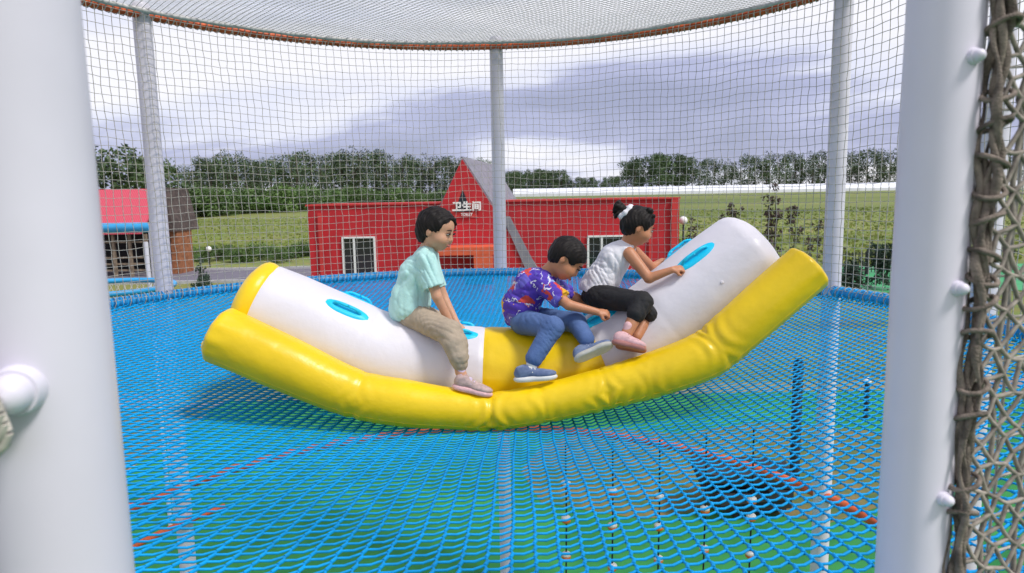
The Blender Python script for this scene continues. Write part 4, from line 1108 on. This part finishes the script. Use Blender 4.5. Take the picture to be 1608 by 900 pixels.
ORD = ['first', 'second', 'third', 'fourth', 'fifth', 'sixth', 'seventh', 'eighth', 'ninth', 'tenth', 'eleventh', 'twelfth', 'thirteenth', 'fourteenth', 'fifteenth', 'sixteenth']
def placed(what, xs, marks):
    """labels by order from the left inside stretches named after landmarks; marks = [(x_end, phrase)]"""
    o = []; c = {}
    for x in xs:
        ph = next(p for e_, p in marks if x <= e_); c[ph] = c.get(ph, -1)+1; o.append(f'{what}, {ORD[c[ph]]} from the left {ph}')
    return o
def plant(name, pr, loc, label, cat, group=None, s=1.0, rz=0, sz=None):
    t = thing(name, loc, label, cat, group, rz); t.scale = (s, s, sz or s)
    link('trunk', pr[0], None, t); link('crown', pr[1], None, t)
    return t
pop = [tree_proto(14, 'poplar', 40+i, M['leaf_dark'], 1500, .27) for i in range(5)]
rnd = [tree_proto(12, 'round', 60+i, M['leaf_dark'], 2200, .30) for i in range(3)]
bus = [tree_proto(3, 'bush', 80+i, M['leaf_mid'], 1500, .13) for i in range(4)]
rs = random.Random(5)
def ztop(px, py, Y): return P(px, py, Y).z
# tall rows behind the bushes on the left
def prof_y(pf, x):
    xs = [a for a, b in pf]; ys = [b for a, b in pf]; return float(np.interp(x, xs, ys))
def stand(name, what, cat, group, xs, marks, Yf, prof, jit, protos, base):
    xs = sorted(xs); labs = placed(what, xs, marks)
    for i, px_ in enumerate(xs):
        Y = Yf(px_); p = P(px_, 300, Y); z0 = ground_z(Y)
        hgt = ztop(px_, prof_y(prof, px_)+rs.uniform(-jit, jit), Y)-z0
        t = plant(name, protos[i % len(protos)], (p.x, Y, z0), labs[i], cat, group, max(.3, hgt/base*.98), rs.uniform(0, 6.3))
stand('poplar_tree', 'dark poplar of the left windbreak', 'tree', 'tall trees in the left windbreak',
      [292+(788-292)*(i+.5)/46+rs.uniform(-3, 3) for i in range(46)],
      [(350, 'nearest the left post'), (420, 'above the left seesaw tip'), (486, 'just left of the red wall'), (570, 'above the left window'), (650, 'left of the mint shirt girl'), (715, 'beside the red gable'), (900, 'behind the red gable')],
      lambda x: 150+rs.uniform(-8, 14), [(290, 262), (305, 245), (350, 240), (410, 242), (470, 238), (540, 238), (570, 228), (620, 240), (680, 242), (740, 240), (790, 246)], 7, pop, 14)
stand('round_tree', 'broad round tree right of the gap', 'tree', 'rounded trees ending the right windbreak',
      [984+(1074-984)*i/7 for i in range(8)], [(1030, 'above the white top girl'), (1200, 'above the raised white tube')],
      lambda x: 196+rs.uniform(-8, 12), [(980, 252), (1010, 246), (1040, 242), (1075, 248)], 4, rnd, 12)
stand('poplar_tree', 'dark tree of the right windbreak', 'tree', 'tall trees in the right windbreak',
      [1082+(1600-1082)*(i+.5)/42+rs.uniform(-4, 4) for i in range(42)],
      [(1160, 'above the raised white tube'), (1230, 'left of the tallest sapling'), (1300, 'just left of the right post'), (1415, 'between right post and doorway post'), (1700, 'behind the doorway post and net')],
      lambda x: 196+rs.uniform(-8, 14), [(1080, 254), (1120, 246), (1180, 240), (1240, 236), (1300, 240), (1360, 232), (1410, 236), (1480, 232), (1600, 236)], 6, pop, 14)
stand('distant_tree', 'small far off tree', 'tree', 'far off trees in the gap',
      [794+(975-794)*(i+.5)/26+rs.uniform(-3, 3) for i in range(26)],
      [(860, 'just right of the centre post'), (920, 'above the bowed boy'), (990, 'left of the ponytail girl')],
      lambda x: 330+rs.uniform(-15, 25), [(790, 276), (860, 264), (900, 282), (975, 280)], 6, rnd, 12)
# big tree at left
for i, (px_, py_, Y) in enumerate(((182, 232, 72), (228, 246, 78), (150, 250, 70), (256, 262, 86))):
    p = P(px_, 300, Y); plant('broadleaf_tree', rnd[i % 3], (p.x, Y, 0), ['tall domed tree above the pink cabin roof', 'rounded tree behind the top of the left white post', 'tree half hidden by the blurred left post', 'lower tree just right of the left white post'][i], 'tree', None, ztop(px_, py_, Y)/12, i*1.3)
# bush belt and garden shrubs
stand('bush', 'bush in the windbreak belt', 'bush', 'bushes below the left windbreak',
      [255+(760-255)*i/51+rs.uniform(-4, 4) for i in range(52)],
      [(300, 'beside the left post'), (360, 'nearer the left post'), (425, 'above the left seesaw tip'), (486, 'just left of the red wall'), (570, 'above the left window'), (650, 'left of the mint shirt girl'), (800, 'beside the red gable')],
      lambda x: float(np.interp(x, [255, 480, 760], [100, 118, 140]))+rs.uniform(-3, 8), [(255, 296), (330, 294), (480, 292), (620, 296), (760, 300)], 6, bus, 2.9)
stand('garden_shrub', 'small dark shrub beyond the road', 'shrub', 'shrubs beyond the road',
      [292+(486-292)*i/19+rs.uniform(-3, 3) for i in range(20)],
      [(345, 'nearest the left post'), (410, 'above the lawn'), (500, 'just left of the red wall')],
      lambda x: 46+rs.uniform(-2, 3), [(292, 392), (380, 384), (430, 390), (486, 376)], 7, bus, 2.9)
con = tree_proto(1.5, 'conifer', 5, M['leaf_hedge'], 900, .06); p = P(317, 440, 31)
plant('small_conifer', con, (p.x, 31, 0), 'small dark conifer on the lawn right of the left post', 'conifer')
# saplings on the right
sap = [tree_proto(3, 'sapling', 90+i, M['leaf_purple'], 420, .06) for i in range(3)]
for i, (px_, top_, Y) in enumerate(((1084, 345, 30), (1118, 358, 32), (1151, 312, 34), (1216, 292, 30), (1246, 322, 34), (1283, 342, 36), (1205, 340, 33), (1268, 372, 29), (1318, 380, 28))):
    p = P(px_, 400, Y); hh = ztop(px_, top_, Y)
    plant('sapling', sap[i % 3], (p.x, Y, 0), ['purple leaved sapling just right of the red building', 'short sapling over the white slope, right of the first one', 'slim sapling above the end of the raised white tube', 'tallest purple leaved sapling, left of the right post', 'leaning sapling between the tallest one and the right post', 'sparse sapling touching the right post', 'thin sapling just left of the tallest one', 'low dark sapling above the yellow tube end', 'short sapling right behind the right post'][i], 'sapling', None, hh/3, i, None)
# field crops in rows
rs2 = np.random.RandomState(3); nn = 22000
yy = 27+np.floor((rs2.uniform(0, 1, nn)**1.6)*62)*1.15+rs2.normal(0, .12, nn); xx = rs2.uniform(-.5, .75, nn)*yy*1.0
keep = ~((xx > xL-1) & (xx < xE+1) & (yy < 32)) & ~((xx < -7.5) & (yy < 47)) & ~((xx > 11) & (yy < 37))
xx, yy = xx[keep], yy[keep]; nn = len(xx)
hh = rs2.uniform(.05, .20, nn); an = rs2.uniform(0, 3.14, nn); wd = rs2.uniform(.08, .2, nn)
gzz = 4.0*np.clip((yy-45)/128., 0, 1); hh = hh+gzz
V = np.stack([np.stack([xx-np.cos(an)*wd*.4, yy-np.sin(an)*wd*.4, gzz], 1), np.stack([xx+np.cos(an)*wd*.4, yy+np.sin(an)*wd*.4, gzz], 1),
              np.stack([xx+np.cos(an)*wd+rs2.normal(0, .05, nn), yy+np.sin(an)*wd, hh], 1), np.stack([xx-np.cos(an)*wd, yy-np.sin(an)*wd, hh-.02], 1)], 1).reshape(-1, 3)
o = link('field_crops', fastmesh('field_crops', V, np.arange(4*nn).reshape(-1, 4), False), M['leaf_field']); tag(o, 'low yellow green crop rows covering the field behind the tower', 'crops', kind='stuff')
# greenhouse
gh = thing('greenhouse', (60, 170, 3.05), 'long low white greenhouse stretched along the far edge of the field', 'greenhouse')
x0, x1 = P(806, 300, 170).x-60, P(1600, 300, 170).x-40
mb = MB(); gz0, gz1 = 1.15, 3.05
pr_ = [(0, 0), (0, 1.6), (.6, 2.3), (1.8, 2.75), (3, 2.85), (4.2, 2.75), (5.4, 2.3), (6, 1.6), (6, 0)]
mb.add([(x0, y, z) for y, z in pr_]+[(x1, y, z) for y, z in pr_], [(i, i+1, i+1+9, i+9) for i in range(8)]+[tuple(range(9)), tuple(range(17, 8, -1))]); mb.build('film_tunnel', mat('film', (.72, .74, .80), .5, .06, .3), gh)
mb = MB()
for k in range(40):
    xk = x0+(x1-x0)*k/39; mb.tube([(xk, y-.03, z+.03) for y, z in pr_[:6]], .05, 5)
mb.build('hoops', M['white_frame'], gh)
# right side: hedge, fence, bin
t = thing('hedge', (P(1334, 430, 27).x, 27, 0), 'clipped dark green hedge block right of the right post', 'hedge')
rsn = np.random.RandomState(8); cl = [(rsn.uniform(-.35, .35), rsn.uniform(-.5, .5), rsn.uniform(.15, 1.15), .25) for _ in range(26)]
V, F = leaves(1500, cl, .07, rsn); link('foliage', fastmesh('foliage', V, F, False), M['leaf_hedge'], t)
t = thing('hedge', (P(1396, 430, 27).x, 27.5, 0), 'taller dark green hedge block at the edge of the right doorway post', 'hedge')
cl = [(rsn.uniform(-.3, .3), rsn.uniform(-.5, .5), rsn.uniform(.15, 1.7), .25) for _ in range(30)]
V, F = leaves(1600, cl, .07, rsn); link('foliage', fastmesh('foliage', V, F, False), M['leaf_hedge'], t)
fx0, fx1 = P(1318, 400, 33).x, P(1600, 400, 33).x
t = thing('fence', (fx0, 33, 0), 'low black picket fence at the far edge of the bright green turf', 'fence')
mb = MB()
for k in range(int((fx1-fx0)/.16)): mb.box((k*.16, 0, .55), (.03, .03, 1.0))
mb.build('pickets', M['dark'], t); mb = MB(); mb.box(((fx1-fx0)/2, .0, .95), (fx1-fx0, .045, .05)); mb.box(((fx1-fx0)/2, .0, .2), (fx1-fx0, .045, .05)); mb.build('rails', M['dark'], t)
p = P(1362, 400, 32.5); t = thing('bollard', (p.x, 32.5, 0), 'dark pointed post standing before the picket fence', 'post')
mb = MB(); mb.tube([(0, 0, 0), (0, 0, 1.0), (0, 0, 1.25)], [.09, .09, .02], 10); mb.build('post', M['dark'], t)
# garden lamps
for i, (px_, py_, Y) in enumerate(((328, 395, 42), (1073, 352, 28))):
    p = P(px_, py_, Y); t = thing('garden_lamp', (p.x, Y, 0), ['white globe garden lamp beyond the road on the left', 'white garden lamp beside the red building corner'][i], 'lamp')
    mb = MB(); mb.tube([(0, 0, 0), (0, 0, p.z)], .035, 8); mb.build('pole', M['dark'], t); mb = MB(); mb.sph((0, 0, p.z+.15), .17); mb.build('globe', M['sign_white'], t)
